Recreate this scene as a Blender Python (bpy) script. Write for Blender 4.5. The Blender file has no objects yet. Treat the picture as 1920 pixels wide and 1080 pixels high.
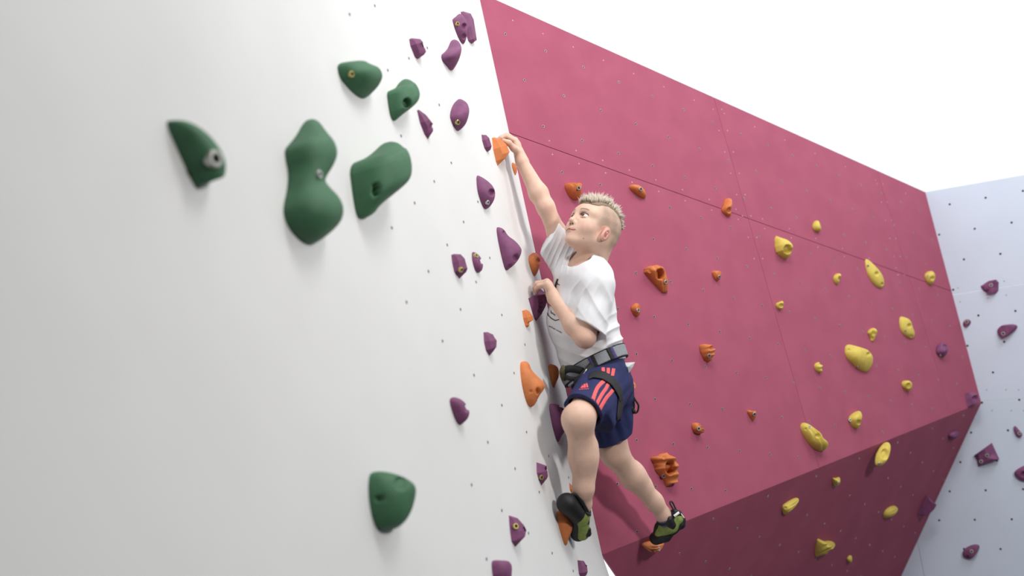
import bpy, bmesh, math, random
import numpy as np
from mathutils import Vector, Matrix
from mathutils.bvhtree import BVHTree
random.seed(7)
SC = bpy.context.scene
COL = SC.collection

# tuning
WORLD_S = 1.15
LAMPS = [('unseen_lamp', (.7, -2.5, 2.3), (1.0, .4, 4.2), 1.0, .7, 42, (1.0, .975, .945)),
         ('unseen_lamp', (2.9, -2.6, 3.9), (3.2, .4, 5.2), 1.2, .8, 36, (1.0, .985, .97)),  # extra lamp, added to brighten the top of the right wall
         ('unseen_lamp', (2.7, -1.8, .8), (.8, .6, 3.8), .45, .45, 78, (1.0, .97, .94))]

# ------------------------------------------------------------------ camera
F_PX = 1800.0                       # focal length for a 1920 px wide frame
PITCH, ROLL = math.radians(8.0), math.radians(13.0)
CAM = np.array((0.0, 0.0, 2.6))
_r0 = np.array((1.0, 0, 0)); _u0 = np.array((0, -math.sin(PITCH), math.cos(PITCH)))
CF = np.array((0, math.cos(PITCH), math.sin(PITCH)))
CR = math.cos(ROLL) * _r0 - math.sin(ROLL) * _u0
CU = math.sin(ROLL) * _r0 + math.cos(ROLL) * _u0
cam_data = bpy.data.cameras.new('camera'); cam = bpy.data.objects.new('camera', cam_data)
COL.objects.link(cam)
cam.matrix_world = Matrix(((CR[0], CU[0], -CF[0], CAM[0]), (CR[1], CU[1], -CF[1], CAM[1]),
                           (CR[2], CU[2], -CF[2], CAM[2]), (0, 0, 0, 1)))
cam_data.sensor_width = 36.0
cam_data.lens = F_PX / 1920 * 36.0
cam_data.clip_start = 0.05
cam_data.dof.use_dof = True
cam_data.dof.focus_distance = 3.6
cam_data.dof.aperture_fstop = 1.8
SC.camera = cam

# ------------------------------------------------------------------ light and exposure
SC.view_settings.view_transform = 'Standard'
SC.view_settings.look = 'None'
SC.view_settings.gamma = 1.0
SC.view_settings.use_curve_mapping = False
SC.view_settings.exposure = 0.12
world = bpy.data.worlds.new('overcast_sky'); SC.world = world
world.use_nodes = True
world.node_tree.nodes['Background'].inputs[0].default_value = (.875, .945, 1.0, 1)
world.node_tree.nodes['Background'].inputs[1].default_value = WORLD_S


def c2w(X, Y, Z):
    """camera space (right, down, forward) in metres -> world"""
    return CAM + X * CR - Y * CU + Z * CF


def pz(u, v, Z):
    """the world point Z metres deep behind pixel (u, v) of the 1920x1080 frame"""
    return c2w((u - 960) / F_PX * Z, (v - 540) / F_PX * Z, Z)


def ray(u, v):
    return (u - 960) / F_PX * CR - (v - 540) / F_PX * CU + CF


def proj(P):
    d = np.asarray(P) - CAM
    z = d @ CF
    return np.stack([960 + F_PX * (d @ CR) / z, 540 - F_PX * (d @ CU) / z], -1)


def area_light(name, loc, target, sx, sy, power, color):
    l = bpy.data.lights.new(name, 'AREA'); l.shape = 'RECTANGLE'; l.size = sx; l.size_y = sy
    l.energy = power; l.color = color
    o = bpy.data.objects.new(name, l); COL.objects.link(o)
    o.location = loc
    d = Vector(target) - Vector(loc)
    o.rotation_euler = d.to_track_quat('-Z', 'Y').to_euler()
    return o


for _nm, _loc, _tgt, _sx, _sy, _pw, _c in LAMPS:
    area_light(_nm, c2w(*_loc), c2w(*_tgt), _sx, _sy, _pw, _c)

# ------------------------------------------------------------------ materials
def lin(c):
    out = []
    for x in c:
        x = x / 255.0
        out.append(x / 12.92 if x <= 0.04045 else ((x + 0.055) / 1.055) ** 2.4)
    return tuple(out)


def material(name, rgb, rough=0.6, noise=0.0, nscale=40.0, bump=0.0, bscale=200.0, metal=0.0, spec=0.5,
             rgb2=None, sss=0.0, attr=None, sheen=0.0, stretch=None):
    m = bpy.data.materials.new(name); m.use_nodes = True
    nt = m.node_tree; b = nt.nodes['Principled BSDF']
    b.inputs['Roughness'].default_value = rough
    b.inputs['Metallic'].default_value = metal
    b.inputs['Specular IOR Level'].default_value = spec
    if sheen: b.inputs['Sheen Weight'].default_value = sheen
    col = (*lin(rgb), 1)
    b.inputs['Base Color'].default_value = col
    tc = nt.nodes.new('ShaderNodeTexCoord')
    vec = tc.outputs['Object']
    if stretch:
        mp = nt.nodes.new('ShaderNodeMapping'); mp.inputs['Scale'].default_value = stretch
        nt.links.new(vec, mp.inputs['Vector']); vec = mp.outputs['Vector']
    src = None
    if attr:
        at = nt.nodes.new('ShaderNodeAttribute'); at.attribute_name = attr
        src = at.outputs['Color']
    if noise:
        n = nt.nodes.new('ShaderNodeTexNoise'); n.inputs['Scale'].default_value = nscale
        n.inputs['Detail'].default_value = 6
        nt.links.new(vec, n.inputs['Vector'])
        mx = nt.nodes.new('ShaderNodeMix'); mx.data_type = 'RGBA'
        rp = nt.nodes.new('ShaderNodeMapRange')
        rp.inputs['From Min'].default_value = 0.35; rp.inputs['From Max'].default_value = 0.65
        nt.links.new(n.outputs['Fac'], rp.inputs['Value'])
        nt.links.new(rp.outputs['Result'], mx.inputs['Factor'])
        if src is not None:
            mx.blend_type = 'MULTIPLY'
            mx.inputs['Factor'].default_value = 1
            nt.links.new(src, mx.inputs['A'])
            k = 1 - noise
            mx.inputs['B'].default_value = (k, k * .985, k * .97, 1)
        else:
            mx.inputs['A'].default_value = col
            c2 = (*lin(rgb2), 1) if rgb2 else tuple(x * (1 - noise) for x in col[:3]) + (1,)
            mx.inputs['B'].default_value = c2
        src = mx.outputs['Result']
    if src is not None:
        nt.links.new(src, b.inputs['Base Color'])
    if sss:
        b.inputs['Subsurface Weight'].default_value = sss
        b.inputs['Subsurface Radius'].default_value = (1.0, 0.35, 0.2)
        b.inputs['Subsurface Scale'].default_value = 0.006
    if bump:
        n2 = nt.nodes.new('ShaderNodeTexNoise'); n2.inputs['Scale'].default_value = bscale
        n2.inputs['Detail'].default_value = 3
        nt.links.new(vec, n2.inputs['Vector'])
        bp = nt.nodes.new('ShaderNodeBump'); bp.inputs['Strength'].default_value = bump
        bp.inputs['Distance'].default_value = 0.002
        nt.links.new(n2.outputs['Fac'], bp.inputs['Height'])
        nt.links.new(bp.outputs['Normal'], b.inputs['Normal'])
    return m


M = {
    'white_wall': material('white_grip_paint', (222, 222, 221), .75, noise=.05, nscale=2.5, bump=.12, bscale=350, spec=.25),
    'pink_wall': material('magenta_grip_paint', (168, 87, 110), .8, rgb2=(162, 82, 105), noise=.1, nscale=7, bump=.15, bscale=300, spec=.2),
    'blue_white_wall': material('cool_white_grip_paint', (210, 221, 236), .8, noise=.04, nscale=3, bump=.12, bscale=300, spec=.2),
    'floor': material('grey_crash_mat', (92, 92, 96), .8, noise=.15, nscale=3, bump=.2, bscale=60),
    'hall': material('grey_plaster', (120, 120, 122), .85, noise=.08, nscale=2, bump=.1, bscale=80),
    'green': material('dark_green_resin', (66, 112, 80), .62, noise=.18, nscale=25, bump=.35, bscale=500, spec=.35),
    'purple': material('purple_resin', (128, 73, 112), .62, noise=.22, nscale=30, bump=.4, bscale=450, spec=.35),
    'orange': material('orange_resin', (212, 126, 72), .62, noise=.18, nscale=30, bump=.4, bscale=450, spec=.35),
    'yellow': material('yellow_resin', (214, 192, 92), .65, noise=.12, nscale=25, bump=.35, bscale=400, spec=.3),
    'bolt': material('zinc_steel', (205, 205, 198), .35, metal=.75, noise=.2, nscale=300),
    'brass': material('brass_steel', (196, 182, 110), .35, metal=.7, noise=.2, nscale=300),
    'dark': material('dark_hole', (26, 22, 24), .9),
    'nut': material('bare_steel', (176, 170, 172), .4, metal=.4, noise=.2, nscale=400),
    'screw': material('painted_screw', (206, 164, 178), .6, noise=.2, nscale=300),
    'chalk': material('chalk_dust', (226, 214, 216), .95, noise=.1, nscale=200),
}


# ------------------------------------------------------------------ object helpers
def tag(o, label=None, cat=None, group=None, kind=None):
    if label: o['label'] = label
    if cat: o['category'] = cat
    if group: o['group'] = group
    if kind: o['kind'] = kind
    return o


def link(name, me, mat=None, parent=None):
    o = bpy.data.objects.new(name, me); COL.objects.link(o)
    if mat is not None and me is not None:
        if not me.materials: me.materials.append(mat)
    if parent is not None: o.parent = parent
    return o


def mesh_from(name, verts, faces, smooth=True, origin=None):
    me = bpy.data.meshes.new(name)
    v = np.asarray(verts, float)
    if origin is not None: v = v - np.asarray(origin)
    me.from_pydata([tuple(x) for x in v], [], faces)
    me.validate(); me.update()
    if smooth:
        me.polygons.foreach_set('use_smooth', [True] * len(me.polygons))
    return me


def unit(v):
    v = np.asarray(v, float)
    return v / np.linalg.norm(v)


class Plane:
    def __init__(s, a, b, c):
        s.p = np.asarray(a, float)
        n = unit(np.cross(np.asarray(b) - s.p, np.asarray(c) - s.p))
        if n @ (CAM - s.p) < 0: n = -n
        s.n = n

    def hit(s, u, v):
        d = ray(u, v)
        t = ((s.p - CAM) @ s.n) / (d @ s.n)
        return CAM + t * d

    def drop(s, P):
        P = np.asarray(P, float)
        return P - ((P - s.p) @ s.n) * s.n


UP = np.array((0, 0, 1.0))
# corner points of the wall system
C1 = pz(1129, 1040, 3.55)                       # ridge meets the white wall
T1 = pz(900, 0, 3.83)                           # white wall corner, high up
ROWDIR = unit((3269 - 960) * CR - (1083 - 540) * CU + F_PX * CF)
P_U = Plane(C1, T1, C1 + ROWDIR)                # upper magenta facet
C2 = P_U.hit(1840, 755)
T2 = P_U.hit(1735, 360)
RDIR = unit(1790 * CR + 230 * CU - 1200 * CF)   # right wall, towards the viewer
P_R = Plane(C2, T2, C2 + RDIR)
B2 = P_R.hit(1690, 1080)
P_L = Plane(C1, C2, B2)                         # undercut facet below the ridge
WDIR = -unit(.72 * CR - .165 * CU + 2.3 * CF)   # white wall, towards the viewer
P_W = Plane(C1, T1, C1 + WDIR)
PLANES = {'W': P_W, 'U': P_U, 'L': P_L, 'R': P_R}


def slab(name, poly, n, mat, parent=None, thick=.018, bevel=.0012):
    """a flat panel: polygon (world points, in the plane) with its front face on the plane and real thickness behind"""
    poly = [np.asarray(p, float) for p in poly]
    c = sum(poly) / len(poly)
    nn = np.cross(poly[1] - poly[0], poly[2] - poly[0])
    if nn @ n < 0: poly = poly[::-1]
    k = len(poly)
    fr = [p + (c - p) / np.linalg.norm(c - p) * bevel for p in poly]
    V = fr + [p - n * bevel for p in poly] + [p - n * thick for p in poly]
    Fc = [list(range(k)), list(range(3 * k - 1, 2 * k - 1, -1))]
    for i in range(k):
        j = (i + 1) % k
        Fc.append([i, k + i, k + j, j]); Fc.append([k + i, 2 * k + i, 2 * k + j, k + j])
    me = mesh_from(name, V, Fc, smooth=False, origin=c)
    o = link(name, me, mat, parent)
    o.location = c
    return o


def inset_line(p, q, c, d):
    return p, q


def structure(name, label, cat):
    e = bpy.data.objects.new(name, None); COL.objects.link(e)
    return tag(e, label, cat, kind='structure')


def cut(poly, a, b, gap=.0009):
    """split a planar convex polygon by the line a-b; both halves step back from the joint"""
    poly = [np.asarray(p, float) for p in poly]
    n = unit(np.cross(poly[1] - poly[0], poly[2] - poly[0]))
    m = unit(np.cross(n, unit(np.asarray(b) - a)))
    out = []
    for sgn in (1, -1):
        res = []
        k = len(poly)
        f = [sgn * ((p - a) @ m) - gap for p in poly]
        for i in range(k):
            j = (i + 1) % k
            if f[i] >= 0: res.append(poly[i])
            if (f[i] >= 0) != (f[j] >= 0):
                t = f[i] / (f[i] - f[j]); res.append(poly[i] + t * (poly[j] - poly[i]))
        out.append(res)
    return [r for r in out if len(r) > 2]


def split_all(polys, a, b, gap=.0009):
    out = []
    for p in polys: out += cut(p, a, b, gap)
    return out


# ------------------------------------------------------------------ the setting
floor_me = mesh_from('floor', [(-6, -4, 0), (8, -4, 0), (8, 9, 0), (-6, 9, 0), (-6, -4, -.2), (8, -4, -.2), (8, 9, -.2), (-6, 9, -.2)],
                     [(0, 1, 2, 3), (7, 6, 5, 4), (0, 4, 5, 1), (1, 5, 6, 2), (2, 6, 7, 3), (3, 7, 4, 0)], smooth=False)
tag(link('floor', floor_me, M['floor']), 'grey crash mat floor below the climbing walls', 'floor', kind='structure')


def to_floor(P, plane, z=0.0):
    """slide a point down inside its plane until height z"""
    g = -UP + (UP @ plane.n) * plane.n
    g = unit(g)
    return P + g * ((P[2] - z) / -g[2])


# unseen rest of the hall, added to cut side and sky light
for nm, q, lb in (('wall_front', [(-5, -2.5, 0), (5.4, -2.5, 0), (5.4, -2.5, 5.5), (-5, -2.5, 5.5)], 'unseen plain grey hall wall behind the viewer'),
                  ('ceiling', [(-5, -2.5, 5.5), (5.4, -2.5, 5.5), (5.4, 1.2, 5.5), (-5, 1.2, 5.5)], 'unseen plain grey hall ceiling above the viewer, outside the picture'),
                  ('wall_side', [(5.4, -2.5, 0), (5.4, 4.2, 0), (5.4, 4.2, 5.5), (5.4, -2.5, 5.5)], 'unseen plain grey hall wall at the right, outside the picture')):
    q = [np.array(x, float) for x in q]
    nrm = unit(np.cross(q[1] - q[0], q[2] - q[0])); nrm = nrm if nrm @ (CAM - q[0]) > 0 else -nrm
    _c = sum(q) / 4
    V_ = [x - _c for x in q] + [x - nrm * .15 - _c for x in q]
    me_ = mesh_from(nm, V_, [(0, 1, 2, 3), (7, 6, 5, 4), (0, 4, 5, 1), (1, 5, 6, 2), (2, 6, 7, 3), (3, 7, 4, 0)], smooth=False)
    o_ = link(nm, me_, M['hall']); o_.location = _c
    tag(o_, lb, 'wall', kind='structure')
# white wall on the left
w_up = unit(T1 - C1)
edge_top = C1 + w_up * 3.1
edge_bot = to_floor(C1 - WDIR * .9, P_W)
wall_left = structure('wall_left', 'tall white climbing wall with green and purple holds on the left', 'climbing wall')
wp = [edge_top - WDIR * .0, C1, edge_bot, to_floor(C1 + WDIR * 4.6, P_W), C1 + WDIR * 4.6 + w_up * 3.1]
slab('panel', wp, P_W.n, M['white_wall'], wall_left, thick=.03)
# magenta wall: upper facet
TL = P_U.hit(896, -15.5)
wall_back = structure('wall_back', 'magenta climbing wall with a ridge and an undercut lower facet', 'climbing wall')
up_polys = [[TL, T2, C2, C1]]
up_polys = split_all(up_polys, P_U.hit(1008, 268), P_U.hit(1706, 518))
up_polys = split_all(up_polys, P_U.hit(1342, 195), P_U.hit(1430, 505))
up_polys = split_all(up_polys, P_U.hit(1652, 345), P_U.hit(1705, 520))
for p in up_polys: slab('panel', p, P_U.n, M['pink_wall'], wall_back)
bl = to_floor(C1, P_L); br = to_floor(B2, P_L)
hl = unit(C2 - C1)
lo_poly = [C1 - hl * .0, C2, to_floor(C2, P_L) + 0 * hl, bl - hl * .0]
# bottom corners follow the two neighbouring walls
d_lr = unit(B2 - C2); lo_r = C2 + d_lr * ((C2[2] - 0.0) / -d_lr[2])
d_lw = unit(np.cross(P_L.n, P_W.n)); d_lw = d_lw if d_lw[2] < 0 else -d_lw
lo_l = C1 + d_lw * (C1[2] / -d_lw[2])
slab('panel', [C1, C2, lo_r, lo_l], P_L.n, M['pink_wall'], wall_back)
# cool white wall on the right
wall_right = structure('wall_right', 'cool white climbing wall with purple holds at the far right', 'climbing wall')
R_END = 2.2
rt = P_R.hit(1920, 328); rt = T2 + unit(rt - T2) * R_END
r_seam = lambda u0, v0, u1, v1: (P_R.hit(u0, v0), P_R.hit(u1, v1))
r_poly = [T2, rt, to_floor(rt, P_R), lo_r - unit(lo_r - C2) * 0, C2]
r_polys = [[T2, rt, to_floor(rt, P_R), to_floor(C2, P_R) - RDIR * 1.2, C2 - RDIR * .35]]
r_polys = split_all(r_polys, *r_seam(1790, 552, 1917, 533))
r_polys = split_all(r_polys, *r_seam(1843, 750, 1920, 746))
_new = []
for p in r_polys:
    if min(proj(x)[1] for x in p) > 700: _new += cut(p, *r_seam(1720, 1015, 1733, 1080))
    else: _new.append(p)
for p in _new: slab('panel', p, P_R.n, M['blue_white_wall'], wall_right)


# ------------------------------------------------------------------ bolt sockets and screws in the panels (far too small to pick apart: joined)
def frame(n):
    n = unit(n); t = unit(np.cross(n, (0.3, 0.2, 0.93))); return t, np.cross(n, t), n


def inside(P, poly):
    """convex polygon test in 3D"""
    n = np.cross(poly[1] - poly[0], poly[2] - poly[0]); s = 0
    for i in range(len(poly)):
        a, b = poly[i], poly[(i + 1) % len(poly)]
        c = np.cross(b - a, P - a) @ n
        if s == 0: s = np.sign(c)
        elif np.sign(c) != s: return False
    return True


def sockets(points, pl, parent, r=.0062, name='bolt_socket', hole=True, mat=None):
    V, Fc, MI = [], [], []
    t, b, n = frame(pl.n)
    prof = [(r, .0002), (r * .95, .0012), (r * .68, .0012), (r * .62, .0003)] if hole else [(r, .0002), (r * .8, .001)]
    K = 10
    for P in points:
        base = len(V)
        for (rr, h) in prof:
            for k in range(K):
                a = 2 * math.pi * k / K
                V.append(P + n * h + (t * math.cos(a) + b * math.sin(a)) * rr)
        for lv in range(len(prof) - 1):
            for k in range(K):
                k2 = (k + 1) % K
                Fc.append((base + lv * K + k, base + lv * K + k2, base + (lv + 1) * K + k2, base + (lv + 1) * K + k)); MI.append(0)
        Fc.append(tuple(base + (len(prof) - 1) * K + k for k in range(K))); MI.append(1 if hole else 0)
    me = mesh_from(name, V, Fc, smooth=False)
    me.materials.append(mat or M['nut']); me.materials.append(M['dark'])
    me.polygons.foreach_set('material_index', MI)
    return tag(link(name, me, None, parent), kind='stuff')


def lattice(pl, o, a, b, poly, rng, margin=.03):
    O = pl.hit(*o); A = pl.hit(*a) - O; B = pl.hit(*b) - O
    out = []
    for i in range(-rng, rng + 1):
        for j in range(-rng, rng + 1):
            P = O + i * A + j * B
            if inside(P, poly) and inside(P, [q + (sum(poly) / len(poly) - q) * margin for q in poly]):
                if (P - CAM) @ CF < .5: continue
                out.append(P)
    return out


up_poly = [TL, T2, C2, C1]
sockets(lattice(P_U, (947.5, 64), (1023, 96), (983, 150.6), up_poly, 40), P_U, wall_back)
sockets(lattice(P_L, (1322.7, 1053), (1273.6, 1038), (1337, 973), [C1, C2, lo_r, lo_l], 30), P_L, wall_back)
sockets(lattice(P_R, (1780.7, 383), (1848, 370.7), (1761, 440), [T2, rt, to_floor(rt, P_R), to_floor(C2, P_R) - RDIR * .8], 30, .0), P_R, wall_right, r=.0064, mat=M['dark'])
wt = unit(np.cross(P_W.n, UP))
wv = unit(np.cross(wt, P_W.n)); wv = wv if wv[2] > 0 else -wv
W0 = P_W.hit(1035, 1037)
ws = []
for i in range(-40, 40):
    for j in range(-12, 20):
        P = W0 + wt * (.19 * i) + wv * (.19 * j + (.095 if i % 2 else 0))
        if inside(P, wp) and (P - CAM) @ CF > 2.35 and ((P - C1) @ WDIR > .05): ws.append(P)
sockets(ws, P_W, wall_left, r=.0047)
# screw heads in pairs along the panel joints and panel edges
scr = []
for (a, b, off) in (((1008, 268), (1706, 518), 13), ((1150, 1048), (1830, 772), -16), ((930, 12), (1725, 368), 14)):
    n_ = 14
    for k in range(n_):
        t_ = (k + .5) / n_
        u_, v_ = a[0] + t_ * (b[0] - a[0]), a[1] + t_ * (b[1] - a[1])
        s_ = 1 - .5 * t_
        scr.append(P_U.hit(u_ + 3 * s_, v_ + off * s_))
        if off == 13: scr.append(P_U.hit(u_ - 3 * s_, v_ - off * s_))
for k in range(8):
    for sx in (-8, 8):
        scr.append(P_U.hit(1345 + 11 * k + sx, 205 + 40 * k))
        if k < 6: scr.append(P_U.hit(1650 + 8 * k + sx * .7, 345 + 34 * k))
scr = [p for p in scr if inside(p, up_poly)]
sockets(scr, P_U, wall_back, r=.0036, name='screw_head', hole=False, mat=M['screw'])
scr = []
for k in range(4):
    t_ = k / 3 + .07 * (k % 2)
    scr.append(P_R.hit(1800 + 130 * t_, 566 - 19 * t_)); scr.append(P_R.hit(1796 + 130 * t_, 540 - 19 * t_))
    scr.append(P_R.hit(1860 + 90 * t_, 770)); scr.append(P_R.hit(1850 + 90 * t_, 731))
sockets(scr, P_R, wall_right, r=.004, name='screw_head', hole=False)

# ------------------------------------------------------------------ climbing holds
def lathe_mesh(name, prof, K=16):
    V, Fc = [], []
    for (r, h) in prof:
        for k in range(K):
            a = 2 * math.pi * k / K
            V.append((r * math.cos(a), r * math.sin(a), h))
    for lv in range(len(prof) - 1):
        for k in range(K):
            k2 = (k + 1) % K
            Fc.append((lv * K + k, lv * K + k2, (lv + 1) * K + k2, (lv + 1) * K + k))
    Fc.append(tuple(range((len(prof) - 1) * K, len(prof) * K)))
    return mesh_from(name, V, Fc, smooth=False)


BOLT = {}
for key in ('bolt', 'brass'):
    me = lathe_mesh(key, [(.0088, -.006), (.0088, .0015), (.0078, .0028), (.0050, .0028), (.0045, .0010)])
    me2 = me
    me2.materials.append(M[key]); me2.materials.append(M['dark'])
    me2.polygons[len(me2.polygons) - 1].material_index = 1
    BOLT[key] = me2


def chaikin(pts, n=2):
    p = np.asarray(pts, float)
    for _ in range(n):
        q = np.roll(p, -1, 0)
        p = np.stack([.75 * p + .25 * q, .25 * p + .75 * q], 1).reshape(-1, 2)
    return p


def arch(style, nt):
    t = np.linspace(0, 1, nt)
    if style == 'round':
        th = t * math.pi
        c = np.cos(th); s = np.sin(th)
        return (1 - np.sign(c) * np.abs(c) ** .8) / 2, s ** .8
    if style == 'block':                          # flat topped
        xs = np.array([0, .05, .16, .84, .95, 1.]); ys = np.array([0, .55, 1, 1, .5, 0])
    elif style == 'wedge':                        # one long slope
        xs = np.array([0, .08, .30, .62, 1.]); ys = np.array([0, .62, 1, .86, 0])
    else:                                         # facet
        xs = np.array([0, .10, .38, .78, 1.]); ys = np.array([0, .58, 1, .8, 0])
    seg = np.r_[0, np.cumsum(np.hypot(np.diff(xs), np.diff(ys)))]; seg /= seg[-1]
    tt = np.unique(np.r_[t, seg])
    return np.interp(tt, seg, xs), np.interp(tt, seg, ys)


N_HOLD = 0


def hold(pl, crop, outline, color, label, style='round', bolts=(), pockets=(), beta=.5, ridges=None, group=None, chalk=(), name='climbing_hold', smooth_n=2, cap=None):
    """A resin hold bolted to a wall plane. Rows of arches rise off the wall: each row starts on the wall at the
    hold's near edge, spans a footprint on the wall and bulges out along the wall normal."""
    global N_HOLD
    N_HOLD += 1
    pl = PLANES[pl]
    ox, oy, sc = crop
    pts = np.array([(ox + sc * x, oy + sc * y) for x, y in outline])
    if style == 'round': pts = chaikin(pts, smooth_n)
    else: pts = chaikin(pts, 1) if style == 'wedge' else pts
    cen = pts.mean(0)
    O = pl.hit(*cen)
    e = 1e-3
    t1, t2, n = frame(pl.n)
    J1 = (proj(O + t1 * e) - proj(O)) / e; J2 = (proj(O + t2 * e) - proj(O)) / e; JN = (proj(O + n * e) - proj(O)) / e
    b_px = np.linalg.norm(JN); q = JN / b_px; s_ax = np.array((-q[1], q[0]))
    cf = np.linalg.solve(np.stack([J1, J2], 1), q)           # wall tangent whose picture runs along q
    tq = t1 * cf[0] + t2 * cf[1]; a_px = 1 / np.linalg.norm(tq); tq = unit(tq)
    S = pts @ s_ax; Qc = pts @ q
    size = max(np.ptp(S), np.ptp(Qc))
    ns = int(np.clip(size * .9, 22, 64)); nt = int(np.clip(size * .8, 18, 52))
    s0, s1 = S.min(), S.max()
    k = np.linspace(0, 1, ns)
    k = .5 * k + .5 * (1 - np.cos(math.pi * k)) / 2
    ss = s0 + (s1 - s0) * (0.004 + .992 * k)
    if style != 'round':
        ss = np.unique(np.r_[ss, np.clip(S, ss[0], ss[-1])])
    ax, ay = arch('facet' if style == 'sharp' else style, nt)
    V = []; H = []
    for s in ss:
        xs = []
        for i in range(len(pts)):
            j = (i + 1) % len(pts)
            if (S[i] - s) * (S[j] - s) <= 0 and abs(S[i] - S[j]) > 1e-9:
                f = (s - S[i]) / (S[j] - S[i]); xs.append(Qc[i] + f * (Qc[j] - Qc[i]))
        lo, hi = (min(xs), max(xs)) if xs else (0, 0)
        w = max(hi - lo, .3)
        L = pl.hit(*(q * lo + s_ax * s))
        B = beta * w / a_px
        x = ax * B
        with np.errstate(divide='ignore', invalid='ignore'):
            hm = np.where(ay > .15, (w - a_px * x) / (b_px * np.maximum(ay, 1e-6)), 1e9).min()
        if cap: hm = min(hm, cap * size / (F_PX / ((O - CAM) @ CF)))
        y = ay * hm
        if ridges:
            fr, am, mode = ridges
            ph = (s - s0) / (s1 - s0)
            if mode == 's': y = y * (1 - am * (.5 + .5 * math.sin(ph * fr * 2 * math.pi)))
            else: y = y * (1 - am * (.5 + .5 * np.sin((ax * 1.3 + ph * .8) * fr * 2 * math.pi)) * np.sin(ax * math.pi))
        V.append(L[None] + x[:, None] * tq + (y - .0015)[:, None] * n)
    V = np.array(V); nr, nc = V.shape[:2]
    Fc = []
    idx = lambda r, c: r * nc + c
    for r in range(nr - 1):
        for c in range(nc - 1):
            Fc.append((idx(r, c), idx(r, c + 1), idx(r + 1, c + 1), idx(r + 1, c)))
    verts = V.reshape(-1, 3)
    extra = []
    for r in (0, nr - 1):                                     # close the two ends
        ci = len(verts) + len(extra); extra.append(V[r].mean(0))
        for c in range(nc - 1): Fc.append((idx(r, c), idx(r, c + 1), ci) if r else (idx(r, c + 1), idx(r, c), ci))
    # the back, flat on the wall
    for r in range(nr - 1): Fc.append((idx(r, 0), idx(r + 1, 0), idx(r + 1, nc - 1), idx(r, nc - 1)))
    verts = np.vstack([verts, np.array(extra)])
    # orient outwards
    f0 = Fc[(nr // 2) * (nc - 1) + nc // 3]
    fn = np.cross(verts[f0[1]] - verts[f0[0]], verts[f0[2]] - verts[f0[0]])
    if fn @ (verts[f0[0]] - O - n * -.01) < 0: Fc = [tuple(reversed(f)) for f in Fc]
    # finger pockets: hollows pressed into the surface
    hgt = (verts - O) @ n
    base_v = verts.copy()
    tri = BVHTree.FromPolygons([tuple(v) for v in base_v], Fc)
    px_m = F_PX / ((O - CAM) @ CF)
    for pk in pockets:
        x, y, r = pk[:3]; dep = pk[3] if len(pk) > 3 else 1.3; asp = pk[4] if len(pk) > 4 else 1.0
        u, v = ox + sc * x, oy + sc * y
        hit, nn, _, _ = tri.ray_cast(Vector(CAM), Vector(ray(u, v)))
        if hit is None: continue
        P = np.array(hit); R = r * sc / px_m
        d = unit(ray(u, v)); inward = unit(d * .6 - n * .6)
        rel = verts - P
        along = rel @ d
        lat = rel - along[:, None] * d
        pu = proj(verts)
        dd = np.hypot((pu[:, 0] - u) / asp, pu[:, 1] - v) / (r * sc)
        m_ = (dd < 1.25) & (np.abs(along) < 2.2 * R + .01)
        fall = np.clip((1.2 - dd) / .45, 0, 1); fall = fall * fall * (3 - 2 * fall)
        mv = fall * dep * R
        room = np.maximum((verts - O) @ n - .004, 0)
        mv = np.minimum(mv, room / max(-(inward @ n), .15))
        verts[m_] += inward[None] * mv[m_, None]
    base = pl.drop(O)
    me = mesh_from(name, verts, Fc, smooth=(style == 'round'), origin=base)
    o = bpy.data.objects.new(name, None) if bolts else None
    if bolts:
        COL.objects.link(o); o.location = base
        body = link('grip_body', me, M[color], o)
    else:
        o = link(name, me, M[color]); o.location = base
    tag(o, label, 'climbing hold', group)
    tri2 = BVHTree.FromPolygons([tuple(v) for v in verts], Fc)
    for bt in bolts:
        x, y = bt[:2]; s_ = bt[2] if len(bt) > 2 else 1.0; key = bt[3] if len(bt) > 3 else 'bolt'
        u, v = ox + sc * x, oy + sc * y
        hit, nn, _, _ = tri2.ray_cast(Vector(CAM), Vector(ray(u, v)))
        if hit is None: continue
        nn = Vector(nn)
        if nn.dot(Vector(ray(u, v))) > 0: nn = -nn
        zz = (nn * .6 + Vector(n) * .5).normalized()
        b = link('bolt', BOLT[key], None, o)
        b.matrix_local = Matrix.Translation(Vector(hit) - Vector(base)) @ zz.to_track_quat('Z', 'Y').to_matrix().to_4x4() @ Matrix.Scale(s_, 4)
    return o


G = (280, 90, .3612); PA = (740, 0, .2778); PB = (820, 300, .2407); PC = (820, 540, .2592); PD = (660, 820, .25)
SH = (1000, 650, .1852); HA = (880, 220, .2408)
MA = (1040, 320, .3147); MB = (1160, 620, .2965); MC = (1130, 900, .1927); YA = (1420, 380, .3333); YB = (1440, 720, .3333)
RA = (1660, 320, .3519); RB = (1660, 680, .3704)

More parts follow.
